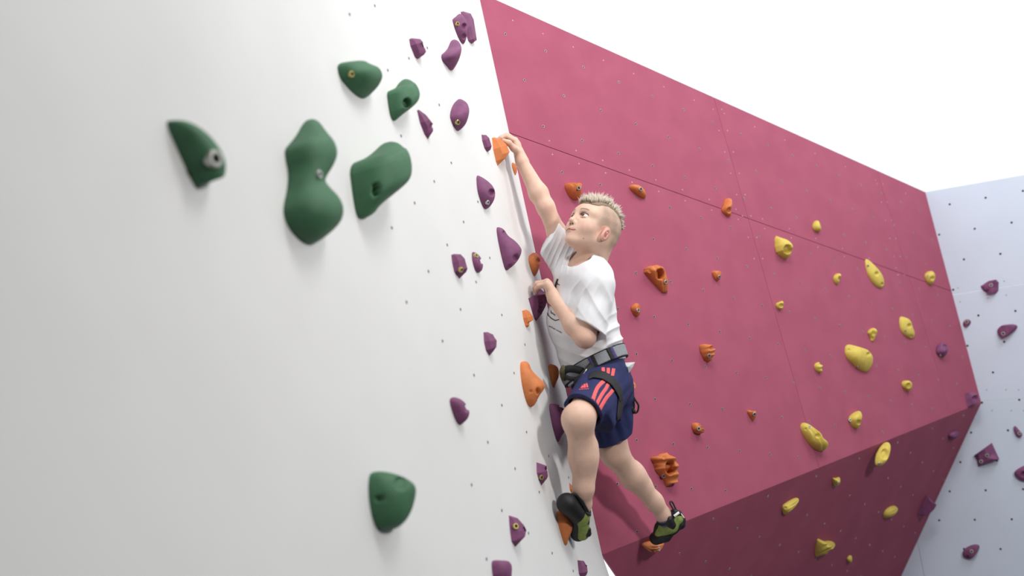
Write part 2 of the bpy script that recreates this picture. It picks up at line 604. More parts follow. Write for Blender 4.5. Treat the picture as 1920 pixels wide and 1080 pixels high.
# --- white wall, green
hold('W', G, [(80,385),(110,372),(200,375),(290,430),(360,510),(395,580),(400,640),(385,682),(355,672),(325,672),(255,735),(230,715),(150,540)], 'green',
     'blurred dark green hold with a big white bolt, farthest left', bolts=[(338,575,1.7)])
hold('W', G, [(700,530),(720,505),(760,460),(800,385),(840,362),(885,370),(925,430),(962,480),(978,540),(958,600),(922,655),(903,690),(930,730),(980,790),(1003,850),(995,910),(950,960),(880,1010),(830,1025),(780,1000),(720,935),(695,870),(695,820),(714,740),(722,650),(705,580)], 'green',
     'largest dark green hold, peanut shaped with two lobes', bolts=[(882,655,1.0)], beta=.62)
hold('W', G, [(1035,605),(1110,580),(1160,545),(1210,495),(1260,480),(1310,490),(1340,540),(1355,620),(1345,690),(1280,750),(1190,820),(1160,870),(1090,893),(1070,860),(1050,740)], 'green',
     'big dark green hold with a dark slot, right of the two-lobed one', pockets=[(1178,735,34,1.2,.5)], beta=.55)
hold('W', G, [(975,80),(1040,68),(1110,62),(1140,82),(1190,100),(1212,140),(1205,175),(1180,215),(1115,272),(1060,240),(1000,175),(978,130)], 'green',
     'uppermost dark green hold, pointed below, with a brass bolt', bolts=[(1050,135,.9,'brass')], beta=.6)
hold('W', G, [(1230,222),(1275,215),(1295,180),(1330,155),(1375,170),(1405,225),(1400,270),(1370,305),(1310,350),(1270,387),(1250,360),(1238,290)], 'green',
     'dark green hold with a round hole, just left of the purple ones near the top', pockets=[(1338,285,24,1.5,.8)], beta=.55)
hold('W', PD, [(125,290),(150,260),(210,250),(300,262),(380,290),(450,330),(482,380),(470,470),(440,570),(390,650),(330,690),(250,700),(190,695),(160,640),(135,540),(120,420)], 'green',
     'lone dark green hold low on the white wall with two hollows', pockets=[(370,345,48,1.0,1.0),(212,460,26,1.3,1.2)], beta=.6)
# --- white wall, purple
hold('W', PA, [(97,265),(115,256),(175,262),(195,285),(215,350),(200,370),(155,402),(135,385),(105,310)], 'purple',
     'small blocky purple hold above the green ones, beside the pale top edge', style='facet', pockets=[(190,310,22,1.0,.7)])
hold('W', PA, [(445,80),(465,75),(515,90),(535,130),(557,270),(520,298),(495,275),(470,190)], 'purple',
     'six-sided purple block, topmost on the white wall, behind another hold', style='block')
hold('W', PA, [(388,130),(410,115),(435,90),(460,95),(480,125),(495,170),(492,230),(480,285),(460,303),(435,270),(410,210),(392,150)], 'purple',
     'purple hold with brass bolt and hole in front of the topmost block', bolts=[(425,160,.9,'brass')], pockets=[(470,178,20,1.4,.8),(468,245,18,1.0,.8)])
hold('W', PA, [(312,370),(335,355),(360,325),(378,275),(405,263),(435,275),(453,310),(448,360),(430,420),(385,492),(345,440),(318,410)], 'purple',
     'curved horn-like purple hold just below the topmost pair', pockets=[(440,395,14,.8,.7)])
hold('W', PA, [(370,775),(390,710),(420,675),(445,663),(485,685),(500,715),(505,755),(490,820),(470,855),(425,893),(400,860),(380,820)], 'purple',
     'oval purple hold with brass bolt, pointed below, over the small purple chip', bolts=[(427,825,1.0,'brass')])
hold('W', PA, [(150,745),(165,738),(215,775),(262,835),(262,885),(225,942),(200,905),(170,830)], 'purple',
     'narrow angular purple hold right below a green hold with a hole', style='facet', pockets=[(250,850,18,1.0,.6)])
hold('W', PA, [(585,908),(620,910),(640,930),(657,985),(650,1010),(625,1028),(605,1000),(590,950)], 'purple',
     'small purple chip left of the orange hold in the raised hand', style='facet')
hold('W', PB, [(303,115),(340,125),(400,165),(440,210),(455,260),(445,315),(410,370),(370,390),(345,350),(315,260),(305,190)], 'purple',
     'purple half-dome hold with a round black hole and a bolt', bolts=[(393,330,.9)], pockets=[(425,253,26,1.6,.9)])
hold('W', PB, [(460,525),(480,520),(520,535),(550,590),(610,630),(650,680),(660,710),(640,770),(600,820),(535,872),(515,820),(480,670),(462,570)], 'purple',
     'biggest purple hold on the white wall, pyramid shaped with dents', pockets=[(520,570,18,1.0,.7),(612,760,26,1.0,.8),(565,830,18,.9,.8)])
hold('W', PB, [(108,740),(130,730),(185,733),(215,765),(238,845),(230,870),(172,928),(130,870),(115,800)], 'purple',
     'left one of a close pair of purple holds, with greenish bolt', style='facet', bolts=[(187,855,.9,'brass')])
hold('W', PB, [(267,720),(285,712),(320,730),(350,770),(362,830),(345,870),(305,883),(285,840),(270,780)], 'purple',
     'right one of a close pair of purple holds, with pocket', bolts=[(303,745,.9,'brass')], pockets=[(345,790,20,1.2,.7)])
hold('W', PC, [(657,75),(700,55),(725,15),(750,5),(790,40),(800,75),(785,130),(755,190),(715,242),(700,220),(675,140)], 'purple',
     'purple hold gripped by the lower hand, with three dents', style='facet', pockets=[(752,95,15,.8,1.2),(752,130,15,.8,1.2),(747,165,15,.8,1.2)])
hold('W', PC, [(333,320),(365,317),(405,335),(418,360),(432,378),(430,425),(410,455),(377,495),(350,450),(337,390)], 'purple',
     'small notched purple hold alone left of the small orange one', style='facet', pockets=[(425,368,10,1.0)])
hold('W', PC, [(85,800),(120,785),(170,800),(210,835),(238,890),(228,940),(200,970),(162,1000),(130,960),(95,860)], 'purple',
     'slightly blurred purple hold left of the big orange one', pockets=[(215,870,26,1.1,.6)])
hold('W', SH, [(155,580),(190,572),(250,580),(300,605),(335,640),(340,700),(330,850),(290,900),(265,960),(245,970),(225,930),(190,800),(170,700)], 'purple',
     'large purple hold with a deep pocket beside the bent knee', pockets=[(300,625,42,1.2,.9)], beta=.5)
hold('W', PD, [(1382,185),(1400,190),(1462,212),(1473,290),(1465,310),(1420,365),(1400,320),(1385,270)], 'purple',
     'small angular purple hold left of the shin, with bolt', style='facet', bolts=[(1422,300,.9,'brass')], pockets=[(1457,235,16,1.2,.6)])
hold('W', PD, [(1175,583),(1215,595),(1245,605),(1290,655),(1310,695),(1300,745),(1225,825),(1195,780),(1180,660)], 'purple',
     'angular purple hold with brass bolt left of the climbing shoe', style='facet', bolts=[(1228,667,1.0,'brass')], pockets=[(1297,690,20,1.0,.7)])
hold('W', PD, [(1042,940),(1060,918),(1130,922),(1180,925),(1203,965),(1198,1040),(1190,1100),(1120,1140),(1060,1080)], 'purple',
     'purple hold cut off by the bottom edge, the left one of two')
hold('W', PD, [(1690,920),(1740,925),(1765,960),(1770,1010),(1760,1035),(1720,1060),(1700,1020)], 'purple',
     'purple hold at the bottom edge near the magenta wall', style='facet', pockets=[(1758,960,14,1.0,.7)])
# --- white wall, orange
hold('W', HA, [(175,160),(200,155),(250,172),(290,212),(315,270),(280,320),(220,380),(205,340),(185,250)], 'orange',
     'orange wedge hold gripped by the raised hand', style='sharp', beta=.4)
hold('W', HA, [(328,355),(345,348),(370,370),(378,420),(358,460),(345,430),(332,390)], 'orange',
     'small rough orange hold behind the raised wrist', ridges=(4, .3, 'x'))
hold('W', PB, [(707,755),(735,725),(770,717),(795,745),(805,790),(795,850),(765,912),(745,895),(730,860),(712,800)], 'orange',
     'reddish orange hold with pocket above the lower hand', pockets=[(787,785,20,1.4,.7)])
hold('W', PC, [(612,165),(645,155),(665,165),(690,200),(697,232),(668,248),(665,275),(650,288),(635,275),(620,220)], 'orange',
     'small orange hold left under the purple hold in the lower hand', style='facet')
hold('W', PC, [(597,540),(615,530),(650,528),(668,550),(680,590),(720,635),(765,675),(782,710),(765,745),(740,775),(715,830),(700,855),(665,865),(640,820),(615,720),(600,620)], 'orange',
     'largest orange hold on the white wall, triangular with small holes', pockets=[(728,745,22,1.3,.7),(680,747,9,1.4)], beta=.45)
hold('W', PC, [(800,552),(840,550),(870,565),(883,595),(880,650),(858,690),(850,725),(838,722),(825,690),(805,600)], 'orange',
     'orange hold right behind the climbing harness buckle')
hold('W', PD, [(1530,555),(1560,545),(1605,555),(1640,600),(1662,650),(1650,710),(1625,760),(1620,800),(1600,817),(1585,790),(1555,690),(1535,610)], 'orange',
     'smooth orange hold that carries the black toe of the near shoe', beta=.45)
hold('W', PD, [(1628,340),(1640,345),(1665,380),(1668,420),(1650,440),(1632,390)], 'orange',
     'orange hold almost wholly hidden behind the near shin', style='facet')
# --- magenta wall, orange
hold('U', MA, [(57,85),(75,72),(150,68),(167,80),(160,140),(150,170),(115,180),(80,150),(62,115)], 'orange',
     'ridged orange hold just above the spiky hair', bolts=[(145,103)], ridges=(3, .35, 'x'))
hold('U', MA, [(440,90),(465,80),(505,85),(535,110),(550,145),(540,168),(515,165),(470,135),(445,110)], 'orange',
     'egg shaped orange hold right of the head, below the panel joint', bolts=[(512,110)], beta=.6)
hold('U', MA, [(988,235),(1000,210),(1010,175),(1030,160),(1058,168),(1060,195),(1052,225),(1055,262),(1040,280),(1010,265)], 'orange',
     'upright thumb-like orange hold on the panel joint', pockets=[(1040,235,16,1.2,.8)])
hold('U', (1190, 480, .0741), [(225,330),(300,290),(370,245),(450,250),(560,215),(640,250),(740,285),(790,370),(820,540),(850,600),(850,800),(830,965),(800,930),(780,955),(745,925),(690,940),(620,870),(450,690),(300,510),(220,420),(240,375)], 'orange',
     'large orange fin hold with one wide black hole, right of the shirt', bolts=[(785,655)], pockets=[(645,455,125,1.9,.78),(390,375,42,1.2,1.1)], ridges=(2.5, .2, 'x'), beta=.66, smooth_n=1)
hold('U', MA, [(448,815),(470,795),(490,785),(508,795),(515,840),(505,865),(485,875),(460,850)], 'orange',
     'small knobbly orange hold with a white bolt beside the shirt back', bolts=[(497,832)], ridges=(4, .3, 'x'))
hold('U', MA, [(932,600),(955,595),(990,595),(997,620),(985,650),(968,663),(945,645)], 'orange',
     'tiny knobbly orange hold level with the big fin hold', bolts=[(980,632,.9)], ridges=(3, .3, 'x'))
hold('U', MB, [(507,95),(525,85),(580,82),(610,100),(618,130),(600,175),(570,203),(540,190),(515,145)], 'orange',
     'shell-like orange hold with a ribbed left rim, right of the belt', bolts=[(573,158)], pockets=[(590,110,15,1.2,.8)], ridges=(4, .2, 's'))
hold('U', SH, [(930,400),(960,340),(985,330),(1020,350),(1042,390),(1035,430),(1010,460),(960,490),(930,470)], 'orange',
     'pale orange hold half hidden behind the shorts', pockets=[(1022,400,10,1.2)])
hold('U', MB, [(457,600),(470,582),(510,582),(530,605),(548,630),(535,650),(490,655),(465,635)], 'orange',
     'small warty orange hold midway right of the shorts', bolts=[(507,620)], ridges=(5, .3, 'x'))
hold('U', MB, [(805,505),(825,500),(845,510),(870,503),(876,530),(862,560),(850,577),(830,555)], 'orange',
     'small triangular orange hold nearest to the yellow ones', bolts=[(858,528)])
hold('U', (1200, 830, .0833), [(230,340),(260,315),(380,320),(400,280),(480,240),(560,260),(590,210),(640,230),(720,285),(830,345),(880,460),(885,600),(885,780),(870,910),(800,905),(770,860),(700,975),(670,930),(590,1000),(560,960),(520,850),(440,740),(320,610),(330,570),(290,500),(300,460),(240,400)], 'orange',
     'big finned orange hold with a ring hole above the far shoe', bolts=[(535,745,1.0),(815,415,1.0)], pockets=[(690,565,150,1.6,.68),(550,335,36,1.2)], ridges=(4, .2, 's'), beta=.7, smooth_n=1)
hold('L', MC, [(372,630),(390,608),(450,590),(520,595),(605,605),(595,650),(560,690),(490,710),(440,690),(400,655)], 'orange',
     'craggy orange hold under the toe of the far shoe', bolts=[(545,670)], ridges=(3, .3, 'x'))
# --- magenta wall, yellow
YEL = [
    ('U', YA, [(305,130),(320,103),(345,97),(355,120),(363,155),(345,168),(315,160)], 'uppermost yellow hold, a small knob above the panel joint', {}),
    ('U', YA, [(97,182),(130,195),(175,210),(203,240),(195,275),(180,310),(155,322),(125,305),(95,272)], 'square yellow jug hold with a deep pocket, leftmost of the yellows', dict(pockets=[(172,262,24,1.4,.9)], beta=.5, smooth_n=1)),
    ('U', YA, [(422,415),(450,395),(475,400),(470,430),(452,466),(430,450)], 'small pointed yellow hold with a slit, left of the leaf shaped one', dict(pockets=[(463,425,12,1.2,.6)])),
    ('U', YA, [(605,320),(620,315),(655,345),(700,395),(717,440),(712,475),(690,485),(655,465),(620,410),(608,360)], 'long leaf shaped yellow hold on the panel joint', dict(bolts=[(623,355,.8)], pockets=[(672,400,11,1.3),(702,457,7,1.3)], beta=.8)),
    ('U', YA, [(935,405),(960,385),(990,383),(1005,410),(995,450),(975,467),(950,450)], 'yellow hold nearest to the cool white wall, high up', dict(bolts=[(960,412,.8)], pockets=[(985,425,10,1.1)])),
    ('U', YA, [(100,565),(125,558),(145,548),(152,575),(140,602),(120,606),(103,590)], 'tiny heart-like yellow hold below the square jug', dict(pockets=[(136,578,11,1.2)])),
    ('U', YA, [(613,730),(635,708),(660,702),(678,720),(672,745),(655,780),(640,782),(632,755)], 'small yellow hold with a loop, above the ribbed shell', dict(pockets=[(655,732,13,1.2,.8),(645,765,8,1)])),
    ('U', YA, [(490,830),(495,805),(515,795),(580,812),(630,830),(655,870),(650,910),(625,950),(600,955),(560,935),(510,890),(492,855)], 'largest yellow hold, a broad ribbed shell', dict(bolts=[(568,922,.9)], pockets=[(627,852,10,1.2),(516,828,7,1.2)], ridges=(5, .1, 'x'), beta=.8)),
    ('U', YA, [(798,638),(830,643),(865,660),(875,700),(890,735),(880,762),(860,768),(820,745),(798,700)], 'flat angular yellow hold left of the small purple one', dict(bolts=[(833,720,.7)], pockets=[(855,693,11,1.2),(866,750,7,1)], beta=.78)),
    ('U', YA, [(315,915),(335,895),(368,900),(372,935),(365,955),(345,962),(325,945)], 'tiny lobed yellow hold left of the broad shell', dict(pockets=[(357,912,10,1.2)], ridges=(2, .25, 's'))),
    ('U', YA, [(806,1005),(850,997),(875,1015),(870,1050),(850,1067),(815,1045)], 'small yellow cup hold below the flat angular one', dict(pockets=[(853,1028,14,1.3,.8)])),
    ('U', YB, [(178,235),(195,215),(230,222),(270,255),(300,275),(315,305),(340,325),(340,355),(310,380),(280,378),(230,345),(190,280)], 'long wavy yellow hold, lower left of the yellows above the ridge', dict(bolts=[(235,242,.8)], pockets=[(280,292,10,1.1),(213,253,7,1.1)], ridges=(2.2, .3, 'x'), beta=.6)),
    ('U', YB, [(445,190),(480,160),(515,147),(532,165),(528,205),(515,245),(495,260),(465,235)], 'yellow shield hold with pale bolt above the oval one', dict(bolts=[(462,202,.9)], pockets=[(510,215,11,1.2)], ridges=(3, .12, 'x'))),
    ('U', YB, [(600,430),(610,385),(640,340),(670,322),(693,340),(690,385),(670,435),(640,462),(605,463)], 'oval yellow hold with a triangular hollow, on the ridge', dict(bolts=[(628,448,.8)], pockets=[(658,395,28,.9,.7),(656,350,6,1)], beta=.6)),
    ('L', YB, [(362,525),(375,530),(405,520),(410,550),(400,572),(375,577),(362,560)], 'tiny yellow hold with bolt just under the ridge', dict(bolts=[(393,556,.8)])),
    ('L', YB, [(75,685),(110,660),(155,637),(178,645),(172,675),(140,705),(100,742),(80,725)], 'slanting ridged yellow hold, leftmost below the ridge', dict(ridges=(2, .25, 'x'), pockets=[(100,698,7,1.2)])),
    ('L', YB, [(645,730),(670,695),(710,680),(735,700),(730,725),(690,750),(648,757)], 'tongue-like yellow hold, rightmost below the ridge', dict(ridges=(2, .2, 'x'))),
    ('L', YB, [(262,950),(270,880),(285,865),(305,885),(350,880),(380,895),(378,920),(345,940),(335,955),(300,965),(270,977)], 'fan shaped yellow hold, biggest below the ridge', dict(ridges=(2.5, .4, 'x'), smooth_n=1)),
    ('L', YB, [(437,990),(455,962),(475,965),(475,1000),(465,1010)], 'tiniest yellow hold, lowest on the magenta wall', {}),
]
for pl_, cr_, ol_, lb_, kw_ in YEL: hold(pl_, cr_, ol_, 'yellow', lb_, **kw_)
# --- purple holds beyond
hold('U', YA, [(1003,820),(1020,788),(1050,788),(1078,808),(1075,835),(1060,865),(1030,872),(1005,850)], 'purple',
     'knobbly purple hold on magenta beside the wall corner', bolts=[(1032,857,.8)], pockets=[(1058,810,12,1.1)], ridges=(2, .2, 'x'))
hold('U', RB, [(402,155),(440,148),(472,160),(475,205),(415,225),(405,180)], 'purple',
     'square purple hold at the right tip of the ridge', style='facet', pockets=[(455,178,11,1.1)])
hold('L', YB, [(1010,290),(1030,265),(1075,262),(1080,290),(1050,315),(1020,318)], 'purple',
     'dark purple hold below the right tip of the ridge', ridges=(2, .3, 'x'))
hold('L', YB, [(838,740),(890,622),(948,680),(935,705),(895,745)], 'purple',
     'dark purple triangle standing out over the edge of the white wall', style='facet', beta=.2)
hold('R', RA, [(498,615),(545,587),(590,580),(605,595),(603,640),(590,655),(540,655),(510,635)], 'purple',
     'pointed purple hold on the joint of the cool white wall', style='facet', bolts=[(563,610,1.25)], pockets=[(540,640,8,1)], beta=.93, cap=.27)
hold('R', RA, [(405,815),(430,787),(460,800),(450,825),(425,838)], 'purple',
     'tiny purple hold right at the corner of both far walls', bolts=[(434,805,1.25)], beta=.93, cap=.27)
hold('R', RA, [(586,850),(610,828),(640,820),(690,817),(708,830),(690,855),(650,885),(625,895),(595,880)], 'purple',
     'drop shaped purple hold on the cool white wall', bolts=[(628,868,1.25)], beta=.93, cap=.27)
hold('R', RB, [(448,470),(540,405),(577,487),(463,535)], 'purple',
     'flat four-cornered purple hold on the cool white wall', style='sharp', bolts=[(515,470,1.25),(485,500,1.25)], beta=.93, cap=.27)
hold('R', RB, [(645,325),(660,318),(680,345),(697,360),(685,380),(660,378)], 'purple',
     'small comma shaped purple hold near the right picture edge', bolts=[(678,358,1.1)], beta=.93, cap=.27)
hold('R', RB, [(647,555),(680,530),(720,515),(760,530),(760,600),(690,607),(660,590)], 'purple',
     'purple hold cut by the right picture edge', pockets=[(700,565,12,1.25)], beta=.93, cap=.27)
hold('R', RB, [(387,970),(400,940),(440,920),(475,920),(478,940),(445,990),(420,1002),(395,992)], 'purple',
     'lowest purple hold on the cool white wall', bolts=[(437,955,1.25)], pockets=[(415,985,8,1)], beta=.93, cap=.27)

# ------------------------------------------------------------------ the climber: smooth blended volumes turned into meshes
def cw(X, Y, Z):                     # camera-frame direction -> world direction
    return X * CR - Y * CU + Z * CF


class Vol:
    """a list of simple volumes blended into one skin"""
    def __init__(s): s.items = []

    def put(s, fn, lo, hi, k=.01, op='add'):
        s.items.append((fn, np.asarray(lo) - .035, np.asarray(hi) + .035, k, op)); return s

    def cone(s, a, b, ra, rb, k=.012, op='add', cut=None):
        a = np.asarray(a, float); b = np.asarray(b, float); ab = b - a; L2 = max(ab @ ab, 1e-9)
        def fn(p):
            t = np.clip((p - a) @ ab / L2, 0, 1)
            d = np.linalg.norm(p - a - t[:, None] * ab, axis=1) - (ra + t * (rb - ra))
            if cut is not None:
                for cp, cn in cut: d = np.maximum(d, (p - cp) @ cn)
            return d
        r = max(ra, rb)
        return s.put(fn, np.minimum(a, b) - r, np.maximum(a, b) + r, k, op)

    def chain(s, pts, rs, k=.012, op='add'):
        for i in range(len(pts) - 1): s.cone(pts[i], pts[i + 1], rs[i], rs[i + 1], k, op)
        return s

    def econe(s, a, b, r1, r2, side, k=.02, op='add', cut=None):
        """cone with an oval section: r = (radius along side, radius across)"""
        a = np.asarray(a, float); b = np.asarray(b, float); ab = b - a; L2 = ab @ ab
        ax = unit(ab); e1 = unit(side - (side @ ax) * ax); e2 = np.cross(ax, e1)
        def fn(p):
            t = np.clip((p - a) @ ab / L2, 0, 1)
            q = p - a - t[:, None] * ab
            s1 = r1[0] + t * (r2[0] - r1[0]); s2 = r1[1] + t * (r2[1] - r1[1])
            m = np.minimum(s1, s2)
            d = (np.sqrt(((q @ e1) / s1) ** 2 + ((q @ e2) / s2) ** 2 + ((q @ ax) / m) ** 2) - 1) * m
            if cut is not None:
                for cp, cn in cut: d = np.maximum(d, (p - cp) @ cn)
            return d
        r = max(*r1, *r2)
        return s.put(fn, np.minimum(a, b) - r, np.maximum(a, b) + r, k, op)

    def ell(s, c, r, axes, k=.012, op='add', cut=None):
        c = np.asarray(c, float); A = np.asarray(axes, float); r = np.asarray(r, float)
        def fn(p):
            q = (p - c) @ A.T
            k0 = np.linalg.norm(q / r, axis=1); k1 = np.linalg.norm(q / r ** 2, axis=1)
            d = k0 * (k0 - 1) / np.maximum(k1, 1e-6)
            if cut is not None:
                for cp, cn in cut: d = np.maximum(d, (p - cp) @ cn)
            return d
        return s.put(fn, c - r.max(), c + r.max(), k, op)

    def ball(s, c, r, k=.012, op='add'):
        c = np.asarray(c, float)
        return s.put(lambda p: np.linalg.norm(p - c, axis=1) - r, c - r, c + r, k, op)

    def bounds(s):
        it = [i for i in s.items if i[4] == 'add']
        return np.min([i[1] for i in it], 0), np.max([i[2] for i in it], 0)

    def __call__(s, p, act=None):
        d = np.full(len(p), .5)
        for fn, lo, hi, k, op in (act if act is not None else s.items):
            e = fn(p)
            if op == 'add':
                h = np.maximum(k - np.abs(d - e), 0) / k
                d = np.minimum(d, e) - h * h * k * .25
            elif op == 'sub':
                h = np.maximum(k - np.abs(d + e), 0) / k
                d = np.maximum(d, -e) + h * h * k * .25
            elif op == 'max': d = np.maximum(d, e)
            elif op == 'off': d = d + e
        return d

    def mesh(s, h, post=None, n=30):
        """surface nets on a sparse block grid"""
        lo, hi = s.bounds()
        nb = np.ceil((hi - lo) / (h * n)).astype(int)
        Vk, Vp, Q = [], [], []
        dims = (nb * n + 4).astype(np.int64)
        half = h * n * .5 * math.sqrt(3)
        for bi in range(nb[0]):
            for bj in range(nb[1]):
                for bk in range(nb[2]):
                    i0 = np.array((bi, bj, bk)) * n
                    o = lo + i0 * h
                    act = [it for it in s.items if np.all(it[1] - h * 3 < o + h * (n + 2)) and np.all(it[2] + h * 3 > o - h)]
                    if not any(a[4] == 'add' for a in act): continue
                    c0 = (o + h * n * .5)[None]
                    if abs(s(c0, act)[0]) > half * 1.35 + .02: continue
                    g = np.arange(-1, n + 1)
                    gx, gy, gz = np.meshgrid(g, g, g, indexing='ij')
                    P = np.stack([o[0] + gx * h, o[1] + gy * h, o[2] + gz * h], -1).reshape(-1, 3)
                    D = s(P, act)
                    if post is not None: D = post(P, D)
                    D = D.reshape(n + 2, n + 2, n + 2)
                    sg = D < 0
                    if sg.all() or not sg.any(): continue
                    m = n + 1
                    acc = np.zeros((m, m, m, 3)); cnt = np.zeros((m, m, m))
                    corner = lambda a, b, c: D[a:a + m, b:b + m, c:c + m]
                    for (A, B) in [((0,0,0),(1,0,0)),((0,1,0),(1,1,0)),((0,0,1),(1,0,1)),((0,1,1),(1,1,1)),
                                   ((0,0,0),(0,1,0)),((1,0,0),(1,1,0)),((0,0,1),(0,1,1)),((1,0,1),(1,1,1)),
                                   ((0,0,0),(0,0,1)),((1,0,0),(1,0,1)),((0,1,0),(0,1,1)),((1,1,0),(1,1,1))]:
                        a = corner(*A); b = corner(*B)
                        x = (a < 0) != (b < 0)
                        t = np.where(x, a / np.where(x, a - b, 1), 0)
                        for q in range(3):
                            acc[..., q] += np.where(x, A[q] + t * (B[q] - A[q]), 0)
                        cnt += x
                    on = cnt > 0
                    ii = np.argwhere(on)
                    loc = acc[on] / cnt[on][:, None]
                    Vp.append(o + (ii - 1 + loc) * h)
                    gi = ii - 1 + i0 + 1
                    key = (gi[:, 0] * dims[1] + gi[:, 1]) * dims[2] + gi[:, 2]
                    Vk.append(key)
                    kf = lambda w: ((w[:, 0] + i0[0]) * dims[1] + w[:, 1] + i0[1]) * dims[2] + w[:, 2] + i0[2]
                    for axn in range(3):
                        sl0 = [slice(1, n + 1)] * 3; sl1 = list(sl0); sl1[axn] = slice(2, n + 2)
                        a = sg[tuple(sl0)]; b = sg[tuple(sl1)]
                        for flip, mask in ((False, a & ~b), (True, ~a & b)):
                            w = np.argwhere(mask) + 1        # grid index of the edge start == cell index
                            if not len(w): continue
                            u_, v_ = [(1, 2), (2, 0), (0, 1)][axn]
                            du = np.zeros(3, int); du[u_] = 1; dv = np.zeros(3, int); dv[v_] = 1
                            ks = [kf(w - du - dv), kf(w - dv), kf(w), kf(w - du)]
                            if flip: ks = ks[::-1]
                            Q.append(np.stack(ks, 1))
        K = np.concatenate(Vk); P = np.concatenate(Vp); Q = np.concatenate(Q)
        uk, fi = np.unique(K, return_index=True)
        V = P[fi]
        Fi = np.searchsorted(uk, Q)
        Fi = np.clip(Fi, 0, len(uk) - 1)
        ok = (uk[Fi] == Q).all(1)
        return V, Fi[ok]


def np_mesh(name, V, Fq, colors=None, origin=None):
    me = bpy.data.meshes.new(name)
    if origin is not None: V = V - np.asarray(origin)
    nF = len(Fq)
    me.vertices.add(len(V)); me.vertices.foreach_set('co', V.astype(np.float32).ravel())
    me.loops.add(nF * 4); me.loops.foreach_set('vertex_index', Fq.astype(np.int32).ravel())
    me.polygons.add(nF); me.polygons.foreach_set('loop_start', np.arange(0, nF * 4, 4, dtype=np.int32))
    me.polygons.foreach_set('use_smooth', np.ones(nF, bool))
    me.update(calc_edges=True); me.validate()
    if colors is not None:
        ca = me.color_attributes.new('tint', 'FLOAT_COLOR', 'POINT')
        c = np.ones((len(me.vertices), 4), np.float32); c[:, :3] = colors[:len(me.vertices)]
        ca.data.foreach_set('color', c.ravel())
    return me


def smooth_step(x, a, b):
    t = np.clip((x - a) / (b - a), 0, 1); return t * t * (3 - 2 * t)


def mixc(C, m, rgb):
    return C * (1 - m[:, None]) + np.array(lin(rgb))[None] * m[:, None]


PM = {
    'skin': material('skin', (222, 186, 166), .52, attr='tint', noise=.05, nscale=60, bump=.06, bscale=900, sss=.12, spec=.35),
    'shirt': material('white_cotton', (228, 228, 231), .9, bump=.12, bscale=1500, noise=.03, nscale=20, spec=.15, sheen=.1),
    'shorts': material('navy_polyester', (40, 46, 92), .75, bump=.12, bscale=1200, noise=.2, nscale=60, spec=.3),
    'coral': material('coral_print', (226, 92, 96), .7, noise=.08, nscale=80),
    'black': material('black_webbing', (26, 25, 29), .7, noise=.25, nscale=120, bump=.3, bscale=900),
    'grey': material('grey_webbing', (142, 146, 152), .7, noise=.12, nscale=120, bump=.3, bscale=900),
    'violet': material('violet_webbing', (72, 58, 112), .7, noise=.15, nscale=120),
    'rubber': material('black_rubber', (24, 23, 26), .6, noise=.2, nscale=90, bump=.15, bscale=500),
    'lime': material('olive_lime_suede', (142, 160, 84), .85, noise=.2, nscale=120, bump=.2, bscale=900),
    'sock': material('blue_grey_knit', (98, 106, 136), .9, noise=.15, nscale=300, bump=.3, bscale=900),
    'print': material('black_print', (40, 38, 42), .8),
    'white': material('white_rubber', (232, 232, 230), .6),
    'eye': material('eyeball', (240, 238, 236), .15, attr='tint', spec=.6),
    'hair': material('blond_hair', (206, 186, 150), .5, attr='tint', noise=.1, nscale=300, spec=.4),
    'olive': material('olive_cord', (88, 84, 54), .8, noise=.4, nscale=150),
    'steel': M['bolt'],
}

# ---- joints (pixel position and depth in the frame, turned into places in the room)
HS = 1.0
hF = unit(cw(-.71, -.45, -.54)); hL0 = cw(.60, -.02, -.80)
hL = unit(hL0 - (hL0 @ hF) * hF); hU = np.cross(hF, hL)
if hU @ UP < 0: hU = -hU
HO = pz(1086, 406, 3.40) - .072 * hF            # head origin: between the ears at eye level
HAX = np.stack([hF, hL, hU])


def hp(x, y, z): return HO + x * hF + y * hL + z * hU


tF = unit(cw(-.90, .05, -.42)); tL = unit(cw(.42, .0, -.90))
neck = pz(1103, 500, 3.47)
chest = pz(1094, 525, 3.45); belly = pz(1090, 600, 3.44); waist = pz(1110, 682, 3.42)
shL = pz(1119, 536, 3.34); shR = pz(1066, 486, 3.57)
elL = pz(1097, 633, 3.28); wrL = pz(1039, 559, 3.40)
elR = pz(1023, 388, 3.52); wrR = pz(979, 304, 3.565)
hipL = pz(1136, 708, 3.37); knL = pz(1085, 785, 3.09); anL = pz(1093, 945, 3.15)
hipR = pz(1143, 715, 3.48); knR = pz(1152, 850, 3.49); anR = pz(1245, 966, 3.62)

climber = bpy.data.objects.new('person', None); COL.objects.link(climber)
BASE = pz(1110, 690, 3.42)
climber.location = BASE
tag(climber, 'fair-haired climber in white shirt, navy shorts and harness, looking up and reaching high', 'person')


def add(name, V, Fq, mat, parent=None, colors=None):
    me = np_mesh(name, V, Fq, colors, origin=BASE)
    return link(name, me, mat, parent or climber)


# ---- body
body = Vol()
body.cone(hp(-.03, 0, -.06), neck, .045, .052, .03)
body.econe(chest, belly, (.10, .07), (.095, .07), tL, .04)
body.econe(belly, waist, (.095, .07), (.09, .07), tL, .04)
body.cone(neck, chest, .05, .07, .03)
body.cone(chest, shL, .06, .047, .03).cone(chest, shR, .06, .047, .03)
# near (left) arm
mL = shL + (elL - shL) * .5
body.chain([shL, mL, elL], [.046, .040, .0345], .02)
fL1 = elL + (wrL - elL) * .32
body.chain([elL, fL1, wrL], [.033, .0375, .0245], .02)
# raised (right) arm
mR = shR + (elR - shR) * .5
body.chain([shR, mR, elR], [.044, .0345, .0308], .02)
fR1 = elR + (wrR - elR) * .3
body.chain([elR, fR1, wrR], [.0305, .0335, .0225], .02)
